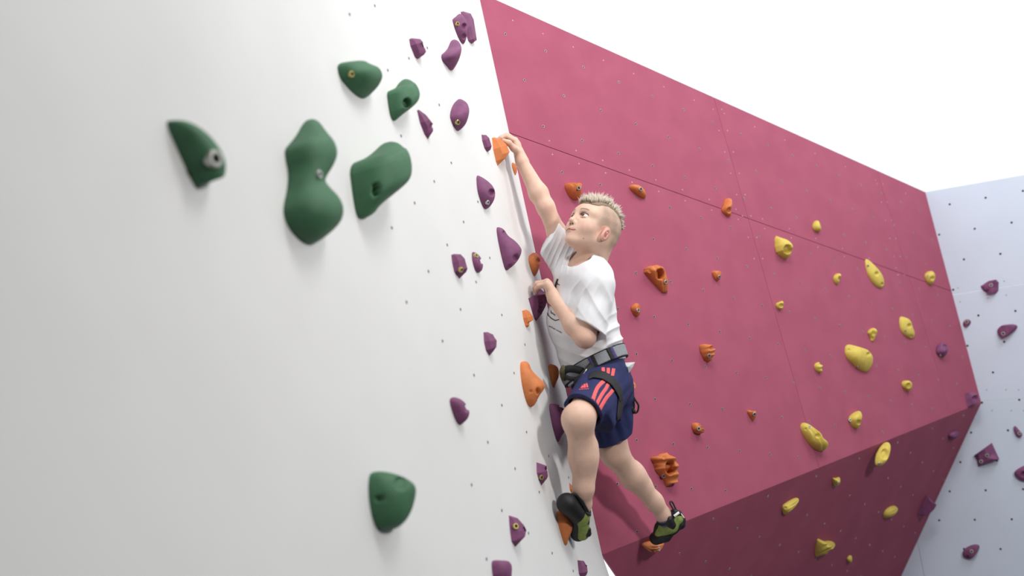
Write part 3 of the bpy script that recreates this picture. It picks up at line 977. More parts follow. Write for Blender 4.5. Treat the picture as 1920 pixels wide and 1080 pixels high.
# legs
body.cone(waist, hipL, .07, .060, .03).cone(waist, hipR, .07, .058, .03)
body.chain([hipL, hipL + (knL - hipL) * .55, knL], [.060, .054, .047], .03)
cL = pz(1093, 858, 3.12)
body.chain([knL, cL, pz(1094, 915, 3.125), anL], [.0455, .0425, .030, .026], .03)
body.ball(knL + cw(-.006, .004, -.012), .040, .03)
body.cone(pz(1100, 835, 3.13), pz(1100, 885, 3.135), .033, .026, .03)
body.chain([hipR, knR], [.060, .048], .03)
cR = pz(1186, 893, 3.545)
body.chain([knR, cR, pz(1226, 940, 3.60), anR], [.0465, .0435, .030, .0275], .03)
body.cone(pz(1183, 883, 3.56), pz(1204, 906, 3.58), .034, .028, .03)
# feet inside the shoes
body.chain([anL, pz(1088, 972, 3.16)], [.026, .020], .02)
body.chain([anR, pz(1250, 990, 3.65)], [.026, .022], .02)


def hand(wrist, mcps, fingers, thumb, rm=.0125, rf=.0088, w=1.0):
    for m in mcps: body.cone(wrist, m, .0185, rm, .012)
    for i in range(len(mcps) - 1): body.cone(mcps[i] * .8 + wrist * .2, mcps[i + 1] * .8 + wrist * .2, rm, rm, .01)
    for m, f in zip(mcps, fingers):
        pts = [m] + f
        body.chain(pts, [rf * 1.18, rf * 1.02, rf * .92, rf * .8][:len(pts)], .0035)
    body.chain([wrist * .55 + mcps[0] * .45] + thumb, [.016, .0125, .0105, .0088], .006)


hand(wrR, [pz(966, 265, 3.572), pz(965.5, 263, 3.592), pz(965, 263, 3.612), pz(965, 266, 3.630)],
     [[pz(948, 255.5, 3.553), pz(939, 258.5, 3.545), pz(934, 264, 3.545)],
      [pz(950, 254, 3.575), pz(940, 257, 3.562), pz(936, 263, 3.562)],
      [pz(953, 254, 3.597), pz(943, 257, 3.582), pz(939, 263, 3.582)],
      [pz(956, 257, 3.618), pz(947, 259, 3.605), pz(943, 264, 3.603)]],
     [pz(963, 278, 3.545), pz(954, 268, 3.53), pz(944.5, 264, 3.532)])
hand(wrL, [pz(1026, 529, 3.455), pz(1025.5, 528.5, 3.437), pz(1026, 530, 3.418), pz(1027, 534, 3.40)],
     [[pz(1009, 531, 3.482), pz(1004, 538, 3.505), pz(1005, 546, 3.510)],
      [pz(1007, 531, 3.465), pz(1002.5, 538, 3.488), pz(1004, 547, 3.495)],
      [pz(1007, 533, 3.447), pz(1002.5, 540, 3.47), pz(1004.5, 548, 3.478)],
      [pz(1010, 537, 3.428), pz(1005.5, 542, 3.448), pz(1006, 549, 3.458)]],
     [pz(1030, 549, 3.462), pz(1023, 556, 3.49), pz(1017, 561, 3.505)])
bV, bF = body.mesh(.0023)

# ---- head (finer grid, same skin)
hd = Vol()
hd.ell(hp(-.014, 0, .022), (.098, .074, .074), HAX, .02)
hd.ell(hp(.026, 0, -.030), (.060, .057, .074), HAX, .03)
hd.ell(hp(-.045, 0, -.005), (.060, .062, .060), HAX, .03)
for s in (-1, 1):
    hd.ball(hp(.051, .033 * s, -.038), .025, .03)                                  # cheek
    hd.cone(hp(-.004, .047 * s, -.060), hp(.062, .013 * s, -.090), .016, .0155, .025)  # jaw
    hd.cone(hp(.070, .014 * s, .021), hp(.056, .046 * s, .017), .012, .011, .02)   # brow
hd.ball(hp(.069, 0, -.0905), .0170, .02)
hd.ell(hp(.072, 0, -.058), (.019, .027, .020), HAX, .018)
for s in (-1, 1):
    hd.ell(hp(.083, .030 * s, -.001), (.012, .0180, .0110), HAX, .012, 'sub')      # eye socket
hd.cone(hp(.076, 0, .014), hp(.0955, 0, -.026), .0062, .0074, .012)               # nose
hd.ball(hp(.0970, 0, -.0295), .0088, .008)
for s in (-1, 1):
    hd.ball(hp(.0865, .0098 * s, -.035), .0070, .007)
    hd.ell(hp(.0925, .0062 * s, -.0415), (.0042, .0026, .0034), HAX, .003, 'sub')  # nostril
    e = hp(.0655, .0295 * s, -.001)
    hd.ell(e, (.0160, .0178, .0155), HAX, .003, 'add', cut=[(hp(.0655, .0295 * s, .0078), -(hU * .97 + hF * .25) / 1.0017)])
    hd.ell(e, (.0158, .0178, .0155), HAX, .003, 'add', cut=[(hp(.0655, .0295 * s, -.0082), (hU * .97 - hF * .22) / .9946)])
    hd.cone(hp(.0770, .0245 * s, -.0600), hp(.0900, .004 * s, -.0580), .0030, .0042, .006)   # upper lip
    hd.cone(hp(.0765, .0235 * s, -.0632), hp(.0875, .004 * s, -.0660), .0030, .0048, .006)   # lower lip
hd.cone(hp(.0875, -.004, -.0660), hp(.0875, .004, -.0660), .0048, .0048, .004)
for s in (-1, 1):
    hd.cone(hp(.0790, .0262 * s, -.0615), hp(.0940, 0, -.0625), .0010, .0010, .002, 'sub')  # mouth line
    # ear
    eT = .62
    ex = unit(hF * math.cos(eT) + hU * -math.sin(eT) * -1 * 0 + hF * 0)
    eu = unit(hU * math.cos(.72) - hF * math.sin(.72)); el_ = unit(hL * s + hF * -.45); ex = np.cross(el_, eu)
    EA = np.stack([ex, el_, eu]); ec = hp(-.008, .0725 * s, -.034)
    hd.ell(ec, (.0185, .0075, .0305), EA, .006)
    hd.ell(ec + el_ * .007 - ex * 0 + eu * .002, (.0125, .0065, .0215), EA, .003, 'sub')
    hd.cone(ec + el_ * .003 + ex * .004 + eu * .006 * s * s, ec + el_ * .003 - ex * .004 - eu * .012, .004, .003, .004)
hd.cone(hp(-.03, 0, -.05), neck, .046, .0525, .035)
hd.econe(hp(-.062, 0, -.03), neck + tF * -.02, (.045, .03), (.05, .035), hL, .03)
hV, hFc = hd.mesh(.00125)


def head_local(V): return (V - HO) @ HAX.T


def skin_colors(V, is_head):
    C = np.tile(np.array(lin((222, 186, 166))), (len(V), 1))
    if not is_head:
        for kp, r in ((knL, .05), (knR, .05), (elL, .045)):
            d = np.linalg.norm(V - kp, axis=1)
            C = mixc(C, .3 * (1 - smooth_step(d, r * .4, r * 1.3)), (206, 146, 130))
        # fingertips and knuckles a touch redder
        for kp in (pz(1008, 538, 3.46), pz(945, 260, 3.56)):
            d = np.linalg.norm(V - kp, axis=1)
            C = mixc(C, .35 * (1 - smooth_step(d, .01, .05)), (214, 154, 140))
        return C
    q = head_local(V); x, y, z = q.T; ay = np.abs(y)
    C = mixc(C, .55 * (1 - smooth_step(np.sqrt(((x - .055) / .03) ** 2 + ((ay - .038) / .024) ** 2 + ((z + .038) / .026) ** 2), .3, 1.2)), (228, 170, 156))
    # lips
    lip = (1 - smooth_step(np.abs(z + .0620) / .0085, .5, 1.05)) * (x > .072) * (1 - smooth_step(ay, .020, .0255))
    C = mixc(C, .6 * lip, (204, 132, 124))
    ml = (1 - smooth_step(np.abs(z + .0622 - .02 * ay + .0022 * np.sin(ay * 120)) / .0020, .4, 1.2)) * (x > .074) * (1 - smooth_step(ay, .023, .028))
    C = mixc(C, .9 * ml, (96, 48, 46))
    # brows
    zb = .0190 + .004 * np.sin(np.clip((ay - .012) / .036, 0, 1) * math.pi)
    br = (1 - smooth_step(np.abs(z - zb) / .0042, .4, 1.1)) * smooth_step(ay, .011, .017) * (1 - smooth_step(ay, .040, .050)) * (x > .04)
    C = mixc(C, .75 * br, (122, 92, 72))
    # lash line and lids
    de = np.sqrt((ay - .0295) ** 2 + (z + .001) ** 2)
    lid = (1 - smooth_step(np.abs(z - .0090 + ((ay - .0295) / .0175) ** 2 * .0070) / .0032, .5, 1.2)) * (1 - smooth_step(np.abs(ay - .0295), .014, .019)) * (x > .06)
    C = mixc(C, .92 * lid, (44, 32, 28))
    low = (1 - smooth_step(np.abs(z + .0098 - ((ay - .0295) / .0165) ** 2 * .005) / .003, .4, 1.2)) * (1 - smooth_step(np.abs(ay - .0295), .012, .018)) * (x > .06)
    C = mixc(C, .45 * low, (200, 130, 124))
    C = mixc(C, .28 * (1 - smooth_step(de, .010, .021)) * (x > .055), (186, 138, 124))
    # nostrils
    dn = np.sqrt((x - .0925) ** 2 + (ay - .0062) ** 2 + (z + .0405) ** 2)
    C = mixc(C, .85 * (1 - smooth_step(dn, .0026, .0050)), (84, 44, 40))
    # ears
    ed = np.sqrt(((x + .008) / .028) ** 2 + ((z + .034) / .032) ** 2) + (ay < .066) * 9
    C = mixc(C, .55 * (1 - smooth_step(ed, .7, 1.1)), (224, 138, 132))
    ed2 = np.sqrt(((x + .006) / .011) ** 2 + ((z + .036) / .012) ** 2) + (ay < .066) * 9
    C = mixc(C, .6 * (1 - smooth_step(ed2, .4, 1.1)), (150, 72, 66))
    # shaved sides
    top = .060 + .05 * np.clip(x, -.06, .08)
    st = smooth_step(-x, -.048, -.020) * smooth_step(z, -.03, .0) * (ay > .02)
    st = np.maximum(st, smooth_step(-x, .035, .065) * smooth_step(z, -.075, -.035))
    st = st * (ed > 1.05)
    rnd = np.random.default_rng(5).normal(0, .10, len(x)) + .12 * np.sin(x * 90 + z * 70) * np.sin(z * 120 - x * 60)
    C = mixc(C, np.clip(st * (.55 + rnd), 0, 1), (138, 120, 104))
    # mole
    C = mixc(C, .8 * (1 - smooth_step(np.linalg.norm(V - MOLE, axis=1), .0012, .0026)), (110, 66, 56))
    return C


_hb = BVHTree.FromPolygons([tuple(v) for v in hV], [tuple(int(i) for i in f) for f in hFc])
_h = _hb.ray_cast(Vector(CAM), Vector(ray(1094, 447)))[0]
MOLE = np.array(_h) if _h is not None else hp(.05, .05, -.06)
# keep the coarse copy of the neck out of sight inside the fine one
sel = np.linalg.norm(bV - neck, axis=1) > 0
V_all = np.vstack([bV, hV]); F_all = np.vstack([bF, hFc + len(bV)])
C_all = np.vstack([skin_colors(bV, False), skin_colors(hV, True)])
skin = add('body', V_all, F_all, PM['skin'], None, C_all)
tag(skin, 'bare arms, legs and face of the climber')

# ---- eyes
gaze = unit(.86 * hF + .22 * hU - .30 * hL)
for s in (-1, 1):
    c = hp(.0655, .0295 * s, -.001)
    ev = Vol(); ev.ball(c, .0141, .001)
    V, Fq = ev.mesh(.0011)
    dd = unit(V[0] * 0 + 1)
    cosg = ((V - c) / .0141) @ gaze
    C = np.tile(np.array(lin((238, 232, 228))), (len(V), 1))
    C = mixc(C, smooth_step(cosg, .78, .82), (58, 52, 46))
    C = mixc(C, smooth_step(cosg, .92, .945), (12, 10, 10))
    add('eyeball', V, Fq, PM['eye'], None, C)

# ---- hair: a short crest along the top of the head, dark at the roots
cap = Vol()
capn = hU
cap.ell(hp(-.014, 0, .023), (.1005, .0765, .0765), HAX, .004)
def crest_mask(p, D):
    q = head_local(p); x, y, z = q.T
    wy = .052 - .16 * np.clip(x - .03, 0, .2)
    edge = np.maximum(np.abs(y) - wy + .0008 * np.sin(x * 260) , .052 - z - .38 * np.clip(-x - .02, 0, .2) + .0008 * np.sin(y * 300))
    return np.maximum(D, edge)
cV, cF = cap.mesh(.0018, post=crest_mask)
cC = np.tile(np.array(lin((140, 118, 94))), (len(cV), 1))
hair = add('hair', cV, cF, PM['hair'], None, cC)
tag(hair, 'spiky blond crest with darker roots')
rng = random.Random(3)
SV, SF, SCc = [], [], []
root_c, tip_c = np.array(lin((112, 92, 76))), np.array(lin((232, 220, 200)))
for i in range(2600):
    a = rng.uniform(-.30, 2.42)                # along the crest, front to nape
    lat = rng.uniform(-1, 1)
    x0 = math.cos(a); z0 = math.sin(a)
    hw = .050 if a > .9 else .036 + .014 * (a + .3) / 1.2
    if a > 1.9: hw *= .9
    y0 = lat * hw
    # point on the skull
    rx, rz = .100, .0755
    f = math.sqrt(max(0, 1 - (y0 / .076) ** 2))
    ang = .50 + (a + .30) / 2.72 * (2.86 - .50)
    px_, pz_ = -.014 + rx * f * math.cos(ang), .023 + rz * f * math.sin(ang)
    nrm = unit(np.array((math.cos(ang) / rx, y0 / .076 ** 2 * .5, math.sin(ang) / rz)))
    t = (ang - .50) / 2.36
    Ln = (.026 + .006 * math.sin(t * 3.1)) * (rng.uniform(.7, 1.0) if rng.random() < .93 else rng.uniform(1.0, 1.45))
    if t < .16: Ln *= .85
    if t > .8: Ln *= .72
    if t < .18: lean = np.array((.55, -y0 * 4, .55))
    elif t < .68: lean = np.array((-.30, -y0 * 8, .70))
    else: lean = np.array((-.55, -y0 * 8, .30))
    cl = random.Random(int(t * 26) * 97 + int(lat * 3 + 4))          # strands of one tuft share a lean
    tuft = np.array([cl.uniform(-.22, .22) for _ in range(3)])
    d1 = unit(nrm * .75 + lean * .9 + tuft + np.array([rng.uniform(-.12, .12) for _ in range(3)]))
    d2 = unit(d1 + tuft * .8 + np.array((-.25 if t > .15 else .1, 0, .22)) + np.array([rng.uniform(-.14, .14) for _ in range(3)]))
    side = unit(np.cross(d1, np.array((rng.uniform(-1, 1), rng.uniform(-1, 1), .3))))
    oth = np.cross(d1, side)
    w0 = rng.uniform(.0014, .0030)
    P0 = np.array((px_, y0, pz_)) - nrm * .002
    P1 = P0 + d1 * Ln * .5; P2 = P1 + d2 * Ln * .55
    b0 = len(SV)
    for P, w in ((P0, w0), (P1, w0 * .8)):
        for k in range(3):
            an = 2 * math.pi * k / 3
            SV.append(P + (side * math.cos(an) + oth * math.sin(an)) * w)
    SV.append(P2)
    for k in range(3):
        k2 = (k + 1) % 3
        SF.append((b0 + k, b0 + k2, b0 + 3 + k2, b0 + 3 + k)); SF.append((b0 + 3 + k, b0 + 3 + k2, b0 + 6))
    br = rng.uniform(.8, 1.08)
    SCc += [root_c * br] * 3 + [(root_c * .3 + tip_c * .7) * br] * 3 + [tip_c * br]
SV = HO + np.array(SV) @ HAX
me = mesh_from('hair_strands', SV, SF, smooth=True, origin=BASE)
ca = me.color_attributes.new('tint', 'FLOAT_COLOR', 'POINT')
cc = np.ones((len(SV), 4), np.float32); cc[:, :3] = np.array(SCc); ca.data.foreach_set('color', cc.ravel())
tag(link('hair_strands', me, PM['hair'], hair), kind='stuff')

# ---- shirt
beltN = unit(cw(-.42, -.91, .23)); beltC = pz(1114, 690, 3.42)
sh = Vol()
sh.econe(chest, belly, (.132, .100), (.138, .108), tL, .04)
sh.econe(belly, pz(1108, 690, 3.42), (.138, .108), (.128, .098), tL, .04)
sh.cone(pz(1099, 512, 3.46), chest, .058, .080, .03)
sh.cone(chest, shL, .072, .056, .035).cone(chest, shR, .075, .060, .035)
sh.cone(pz(1102, 506, 3.46), shL, .046, .046, .03).cone(pz(1098, 504, 3.47), shR, .046, .048, .03)
slN = unit(cw(-.52, .82, -.15))
sh.cone(shL, pz(1104, 625, 3.29), .056, .060, .02, cut=[(pz(1098, 607, 3.28), slN)])
srN = unit(cw(-.90, -.42, -.1))
sh.cone(shR, pz(1022, 428, 3.53), .060, .062, .025, cut=[(pz(1033, 442, 3.54), srN)])
sh.cone(pz(1062, 500, 3.54), pz(1034, 462, 3.54), .05, .045, .03, cut=[(pz(1031, 445, 3.54), srN)])
sh.econe(pz(1122, 640, 3.42), pz(1132, 668, 3.42), (.10, .065), (.10, .062), tL, .04)
# openings
sh.cone(hp(-.03, 0, -.05), neck + (chest - neck) * .15, .052, .060, .004, 'sub')
sh.cone(neck + tF * .004, hp(.02, 0, -.13), .0545, .05, .004, 'sub')
sh.cone(mL + (elL - mL) * .25, elL, .041, .041, .003, 'sub')
sh.cone(mR + (elR - mR) * .1, elR, .040, .042, .003, 'sub')
sh.put(lambda p: -((p - (beltC - beltN * .02)) @ beltN), beltC - .4, beltC + .4, .01, 'max')


def px_of(p):
    d = p - CAM; z = d @ CF
    return 960 + F_PX * (d @ CR) / z, 540 - F_PX * (d @ CU) / z


def folds(p, D):
    X = (p - BASE) @ CR; Y = -(p - BASE) @ CU; Zc = (p - BASE) @ CF
    rdg = lambda x: (1 - np.abs(np.sin(x * .5))) ** 1.6 - .35       # narrow ridge, wide valley
    n1 = np.sin(X * 30 + Y * 19 + 1.3 * np.sin(Y * 17 + Zc * 23)) * np.sin(Y * 24 - Zc * 27 + 2.0) * .0022
    n2 = np.sin(X * 70 - Y * 55 + Zc * 40 + 2 * np.sin(X * 25)) * .0007
    def patch(u, v, z, r):
        return np.exp(-(np.linalg.norm(p - pz(u, v, z), axis=1) / r) ** 2)
    # pleats pulled towards the raised arm
    a = X * math.cos(.35) + Y * math.sin(.35) * .9
    f1 = rdg(a * 330 + 1.5 * np.sin(Y * 30)) * .0075 * patch(1056, 492, 3.47, .080)
    # long diagonal folds over the belly
    b = Y * .92 - X * .38
    f2 = rdg(b * 165 + 2 * np.sin(X * 18)) * .0085 * patch(1066, 655, 3.34, .085)
    # creases below the near armpit and along the sleeve
    c = X * .85 + Y * .5
    f3 = rdg(c * 190 + np.sin(Y * 40)) * .0080 * patch(1088, 560, 3.30, .055)
    f4 = rdg((Y + X * .5) * 130 + 1 + 1.2 * np.sin(X * 30)) * .0090 * patch(1146, 632, 3.36, .075)
    f5 = rdg((X * .8 - Y * .6) * 120 + 2 + np.sin(Y * 25)) * .0060 * patch(1120, 575, 3.28, .060)
    return D - (n1 + n2 + f1 + f2 + f3 + f4 + f5)


sV, sF = sh.mesh(.0025, post=folds)
shirt = add('t_shirt', sV, sF, PM['shirt'])
tag(shirt, 'loose white short-sleeved cotton shirt with a black chest print')

# ---- shorts
so = Vol()
so.econe(pz(1116, 694, 3.42), pz(1126, 716, 3.42), (.126, .094), (.125, .098), tL, .04)
so.ball(pz(1144, 714, 3.45), .052, .04)
kn_ax = unit(unit(knL - hipL) + .55 * cw(-.6, .6, 0))
knC = pz(1093, 772, 3.135)
so.cone(pz(1136, 710, 3.37), pz(1088, 780, 3.10), .084, .066, .03, cut=[(knC, kn_ax)])
so.cone(pz(1146, 730, 3.38), pz(1122, 786, 3.19), .070, .056, .03, cut=[(pz(1120, 790, 3.19), kn_ax)])
frN = unit(cw(.40, .90, 0))
so.cone(pz(1148, 722, 3.48), pz(1152, 840, 3.475), .078, .064, .025, cut=[(pz(1152, 827, 3.475), frN)])
so.cone(knL + (knL - hipL) * .2, hipL + (knL - hipL) * .62, .053, .058, .003, 'sub')
so.cone(hipR + (knR - hipR) * .55, knR, .054, .053, .003, 'sub')
so.put(lambda p: ((p - (beltC + beltN * .005)) @ beltN), beltC - .4, beltC + .4, .01, 'max')


def folds2(p, D):
    X = (p - BASE) @ CR; Y = -(p - BASE) @ CU; Zc = (p - BASE) @ CF
    n1 = np.sin(X * 40 - Y * 33 + 1.3 * np.sin(Y * 27 + Zc * 23)) * np.sin(Y * 36 + Zc * 31) * .0032
    g = np.exp(-(np.linalg.norm(p - pz(1145, 745, 3.34), axis=1) / .07) ** 2)
    f1 = np.sin((Y * .8 + X * .6) * 170) * .0038 * g
    g2 = np.exp(-(np.linalg.norm(p - pz(1150, 800, 3.42), axis=1) / .06) ** 2)
    f2 = np.sin((X * .9 - Y * .3) * 150) * .0042 * g2
    return D + n1 + f1 + f2


oV, oF = so.mesh(.0025, post=folds2)
shorts = add('shorts', oV, oF, PM['shorts'])
tag(shorts, 'navy sports shorts with three coral stripes on the side')


def bvh(V, Fq): return BVHTree.FromPolygons([tuple(v) for v in V], [tuple(int(i) for i in f) for f in Fq])


B_shirt, B_shorts = bvh(sV, sF), bvh(oV, oF)


def on_surface(trees, u, v, lift):
    best = None
    for t in trees:
        h, nn, _, dist = t.ray_cast(Vector(CAM), Vector(ray(u, v)))
        if h is not None and (best is None or dist < best[2]):
            nn = Vector(nn)
            if nn.dot(Vector(ray(u, v))) > 0: nn = -nn
            best = (np.array(h), np.array(nn), dist)
    if best is None: return None
    return best[0] + unit(best[1] * .6 - unit(ray(u, v)) * .6) * lift


def ribbon(name, edges_a, edges_b, trees, mat, parent, lift=.002, thick=.0015, n=24, m=4, label=None):
    """a band of cloth lying on a garment between two edge lines"""
    def resample(pts, n):
        p = np.asarray(pts, float); L = np.r_[0, np.cumsum(np.linalg.norm(np.diff(p, axis=0), axis=1))]
        t = np.linspace(0, L[-1], n); return np.stack([np.interp(t, L, p[:, 0]), np.interp(t, L, p[:, 1])], 1)
    A = resample(edges_a, n); B = resample(edges_b, n)
    grid = []
    last = None
    for i in range(n):
        row = []
        for j in range(m + 1):
            uv = A[i] + (B[i] - A[i]) * j / m
            P = on_surface(trees, uv[0], uv[1], lift)
            if P is None:
                zz = (last - CAM) @ CF if last is not None else 3.35
                P = pz(uv[0], uv[1], zz)
            last = P; row.append(P)
        grid.append(row)
    Gd = np.array(grid)
    for _ in range(2):
        Gd[1:-1] = Gd[1:-1] * .5 + (Gd[:-2] + Gd[2:]) * .25
    back = Gd.copy()
    for i in range(n):
        for j in range(m + 1):
            back[i, j] = Gd[i, j] + unit(Gd[i, j] - CAM) * (thick + lift * .9)
    V = np.vstack([Gd.reshape(-1, 3), back.reshape(-1, 3)]); K = n * (m + 1)
    Fq = []
    ix = lambda i, j: i * (m + 1) + j
    for i in range(n - 1):
        for j in range(m):
            Fq.append((ix(i, j), ix(i, j + 1), ix(i + 1, j + 1), ix(i + 1, j)))
            Fq.append((K + ix(i, j), K + ix(i + 1, j), K + ix(i + 1, j + 1), K + ix(i, j + 1)))
        Fq.append((ix(i, 0), ix(i + 1, 0), K + ix(i + 1, 0), K + ix(i, 0)))
        Fq.append((ix(i, m), K + ix(i, m), K + ix(i + 1, m), ix(i + 1, m)))
    for j in range(m):
        Fq.append((ix(0, j), K + ix(0, j), K + ix(0, j + 1), ix(0, j + 1)))
        Fq.append((ix(n - 1, j), ix(n - 1, j + 1), K + ix(n - 1, j + 1), K + ix(n - 1, j)))
    me = mesh_from(name, V, Fq, smooth=True, origin=BASE)
    o = link(name, me, mat, parent)
    if label: o['label'] = label
    return o


def along(pts, w):
    """two edge lines w pixels apart around a centre line"""
    p = np.asarray(pts, float); t = np.gradient(p, axis=0); t /= np.linalg.norm(t, axis=1)[:, None]
    nn = np.stack([-t[:, 1], t[:, 0]], 1)
    return p + nn * w / 2, p - nn * w / 2


for cl, w in (([(1133, 714), (1126, 720), (1120, 727), (1116, 736), (1113, 745), (1110, 755), (1110, 763)], 7.5),
              ([(1141, 719), (1136, 729), (1130, 737), (1124, 747), (1119, 757), (1115, 768)], 7),
              ([(1149, 731), (1144, 738), (1138, 744), (1133, 752), (1127, 762), (1120, 776)], 7),
              ([(1130.5, 689), (1131, 697)], 6.5), ([(1140.5, 690), (1140, 701)], 6.5), ([(1150.5, 691), (1148, 705)], 6.5)):
    ribbon('stripe', *along(cl, w), [B_shorts], PM['coral'], shorts, lift=.0016, thick=.0006)


def decal(name, tris2d, uvf, trees, mat, parent, lift=.0016):
    """flat print: 2D triangles placed on a garment"""
    V, Fq = [], []
    for tri in tris2d:
        P = [on_surface(trees, *uvf(x, y), lift) for x, y in tri]
        if any(p is None for p in P): continue
        if max(np.linalg.norm(P[0] - P[1]), np.linalg.norm(P[1] - P[2]), np.linalg.norm(P[0] - P[2])) > .04: continue
        b = len(V); V += P; Fq.append(tuple(range(b, b + len(P))))
    if not V: return None
    me = mesh_from(name, V, Fq, smooth=False, origin=BASE)
    return link(name, me, mat, parent)


def text_tris(s):
    cu = bpy.data.curves.new('t', 'FONT'); cu.body = s; cu.resolution_u = 2; cu.size = 1; cu.offset = .012
    ob = bpy.data.objects.new('t', cu); COL.objects.link(ob)
    bpy.context.view_layer.update()
    me = bpy.data.meshes.new_from_object(ob.evaluated_get(bpy.context.evaluated_depsgraph_get()))
    co = [v.co.copy() for v in me.vertices]; out = [[(co[i].x, co[i].y) for i in p.vertices] for p in me.polygons]
    bpy.data.objects.remove(ob); bpy.data.meshes.remove(me); bpy.data.curves.remove(cu)
    w = max(x for t in out for x, y in t)
    return out, w


def quad_line(pts, w):
    out = []
    a, b = along(pts, w)
    for i in range(len(pts) - 1):
        for k in range(4):
            f0, f1 = k / 4, (k + 1) / 4
            q = lambda e, f: tuple(e[i] + (e[i + 1] - e[i]) * f)
            out.append([q(a, f0), q(a, f1), q(b, f1), q(b, f0)])
    return out


# sports logo on the shorts: three slanting bars over a wordmark
bars = [[(1088, 728), (1092, 722.5), (1094.5, 724), (1092.5, 728)], [(1093.5, 727.5), (1094.5, 720.5), (1098, 719.8), (1098.5, 727)],
        [(1099.5, 726.8), (1098.8, 719.2), (1101.2, 718.5), (1103.2, 726.3)]]
ident = lambda x, y: (x, y)
decal('logo', bars, ident, [B_shorts], PM['coral'], shorts)
tt, tw = text_tris('adidas')
decal('wordmark', tt, lambda x, y: (1085.5 + x / tw * 18.5, 731.6 - x / tw * 1.8 - y * 3.6), [B_shorts], PM['coral'], shorts)
# chest print on the shirt
for ql in (quad_line([(1026, 582), (1028, 591), (1034, 597), (1041, 601), (1049, 599), (1056, 592)], 1.6), quad_line([(1041, 541), (1043, 531), (1046, 523)], 3.0),
           quad_line([(1045, 530), (1046, 534), (1048, 533), (1049, 535)], 1.4)):
    decal('chest_print', ql, ident, [B_shirt], PM['print'], shirt)
for s_, f_ in (('ücher', lambda x, y, w: (1030 + x / w * 20, 571 + x / w * 22 - y * 12)),
               ('box', lambda x, y, w: (1032.5 + x / w * 9, 587 + x / w * 6 - y * 8)),
               ('ucher.com', lambda x, y, w: (1029 + x / w * 24, 612 + x / w * 13 - y * 5))):
    tt, tw = text_tris(s_)
    decal('chest_lettering', tt, lambda x, y, f_=f_, tw=tw: f_(x, y, tw), [B_shirt], PM['print'], shirt)

# ---- harness
harness = bpy.data.objects.new('climbing_harness', None); COL.objects.link(harness)
harness.parent = climber
tag(harness, 'grey and black climbing harness with violet keepers')


def belt(name, lift, half, mat, parent, off=0.0, wedge=None, h=.0026):
    bv = Vol()
    bv.econe(belly, pz(1108, 690, 3.42), (.138 + lift, .108 + lift), (.128 + lift, .098 + lift), tL, .04)
    bv.econe(pz(1122, 640, 3.42), pz(1132, 668, 3.42), (.10 + lift, .065 + lift), (.10 + lift, .062 + lift), tL, .04)
    bv.econe(pz(1116, 694, 3.42), pz(1126, 716, 3.42), (.126 + lift, .094 + lift), (.125 + lift, .098 + lift), tL, .04)
    c = beltC + beltN * (.006 + off)
    bv.put(lambda p: np.abs((p - c) @ beltN) - half, beltC - .4, beltC + .4, .01, 'max')
    inner = Vol(); inner.items = []
    if wedge is not None:
        wc, wn, ww = wedge
        bv.put(lambda p: np.abs((p - wc) @ wn) - ww, beltC - .4, beltC + .4, .01, 'max')
        bv.put(lambda p: (p - beltC) @ unit(CF), beltC - .4, beltC + .4, .01, 'max')
    V, Fq = bv.mesh(h)
    return add(name, V, Fq, mat, parent), V, Fq


wb, wV, wF = belt('waist_belt', .0055, .0205, PM['grey'], harness)
belt('belt_edge', .0065, .0022, PM['black'], wb, off=.0205)
belt('belt_edge', .0065, .0022, PM['black'], wb, off=-.0205)
bdir = unit(cw(.9, -.42, -.0))
for (u, v, ww, mt) in ((1115.5, 683, .0085, 'black'), (1111, 684, .006, 'violet'), (1148, 671, .0075, 'black'), (1154, 670, .006, 'violet')):
    belt('belt_keeper', .0090, .0225, PM[mt], wb, wedge=(pz(u, v, 3.31), bdir, ww))
B_belt = bvh(wV, wF)
ALL = [B_shirt, B_shorts, B_belt]
ribbon('leg_loop', [(1106, 700), (1118, 695.5), (1134, 698), (1151, 709), (1162, 724), (1167, 738), (1165, 752)],
       [(1104, 713), (1111, 709), (1129, 712), (1145.5, 723), (1155, 738), (1159, 747), (1160, 754)], [B_shorts, B_belt], PM['black'], harness, lift=.006, thick=.002, n=30, m=5)
ribbon('leg_loop_tail', [(1167, 742), (1167, 760), (1163, 788)], [(1159, 742), (1157, 762), (1155, 788)], [B_shorts], PM['black'], harness, lift=.005, n=14)


def tube(name, pts, r, mat, parent, K=8, flat=None, n=None):
    p = [np.asarray(x, float) for x in pts]
    # smooth the path
    q = []
    for i in range(len(p) - 1):
        p0 = p[max(i - 1, 0)]; p1 = p[i]; p2 = p[i + 1]; p3 = p[min(i + 2, len(p) - 1)]
        for k in range(5):
            t = k / 5
            q.append(.5 * (2 * p1 + (p2 - p0) * t + (2 * p0 - 5 * p1 + 4 * p2 - p3) * t * t + (3 * p1 - p0 - 3 * p2 + p3) * t ** 3))
    q.append(p[-1]); q = np.array(q)
    T = np.gradient(q, axis=0); V = []; Fq = []
    side = None
    for i in range(len(q)):
        t = unit(T[i])
        ref = np.asarray(flat, float) if flat is not None else np.array((.31, .52, .79))
        a = unit(ref - (ref @ t) * t); b = np.cross(t, a)
        ra, rb = (r if np.isscalar(r) else r[0]), (r if np.isscalar(r) else r[1])
        for k in range(K):
            an = 2 * math.pi * k / K
            V.append(q[i] + a * math.cos(an) * ra + b * math.sin(an) * rb)
    m = len(q)
    for i in range(m - 1):
        for k in range(K):
            k2 = (k + 1) % K
            Fq.append((i * K + k, i * K + k2, (i + 1) * K + k2, (i + 1) * K + k))
    Fq.append(tuple(range(K))[::-1]); Fq.append(tuple(range((m - 1) * K, m * K)))
    return link(name, mesh_from(name, V, Fq, True, BASE), mat, parent)


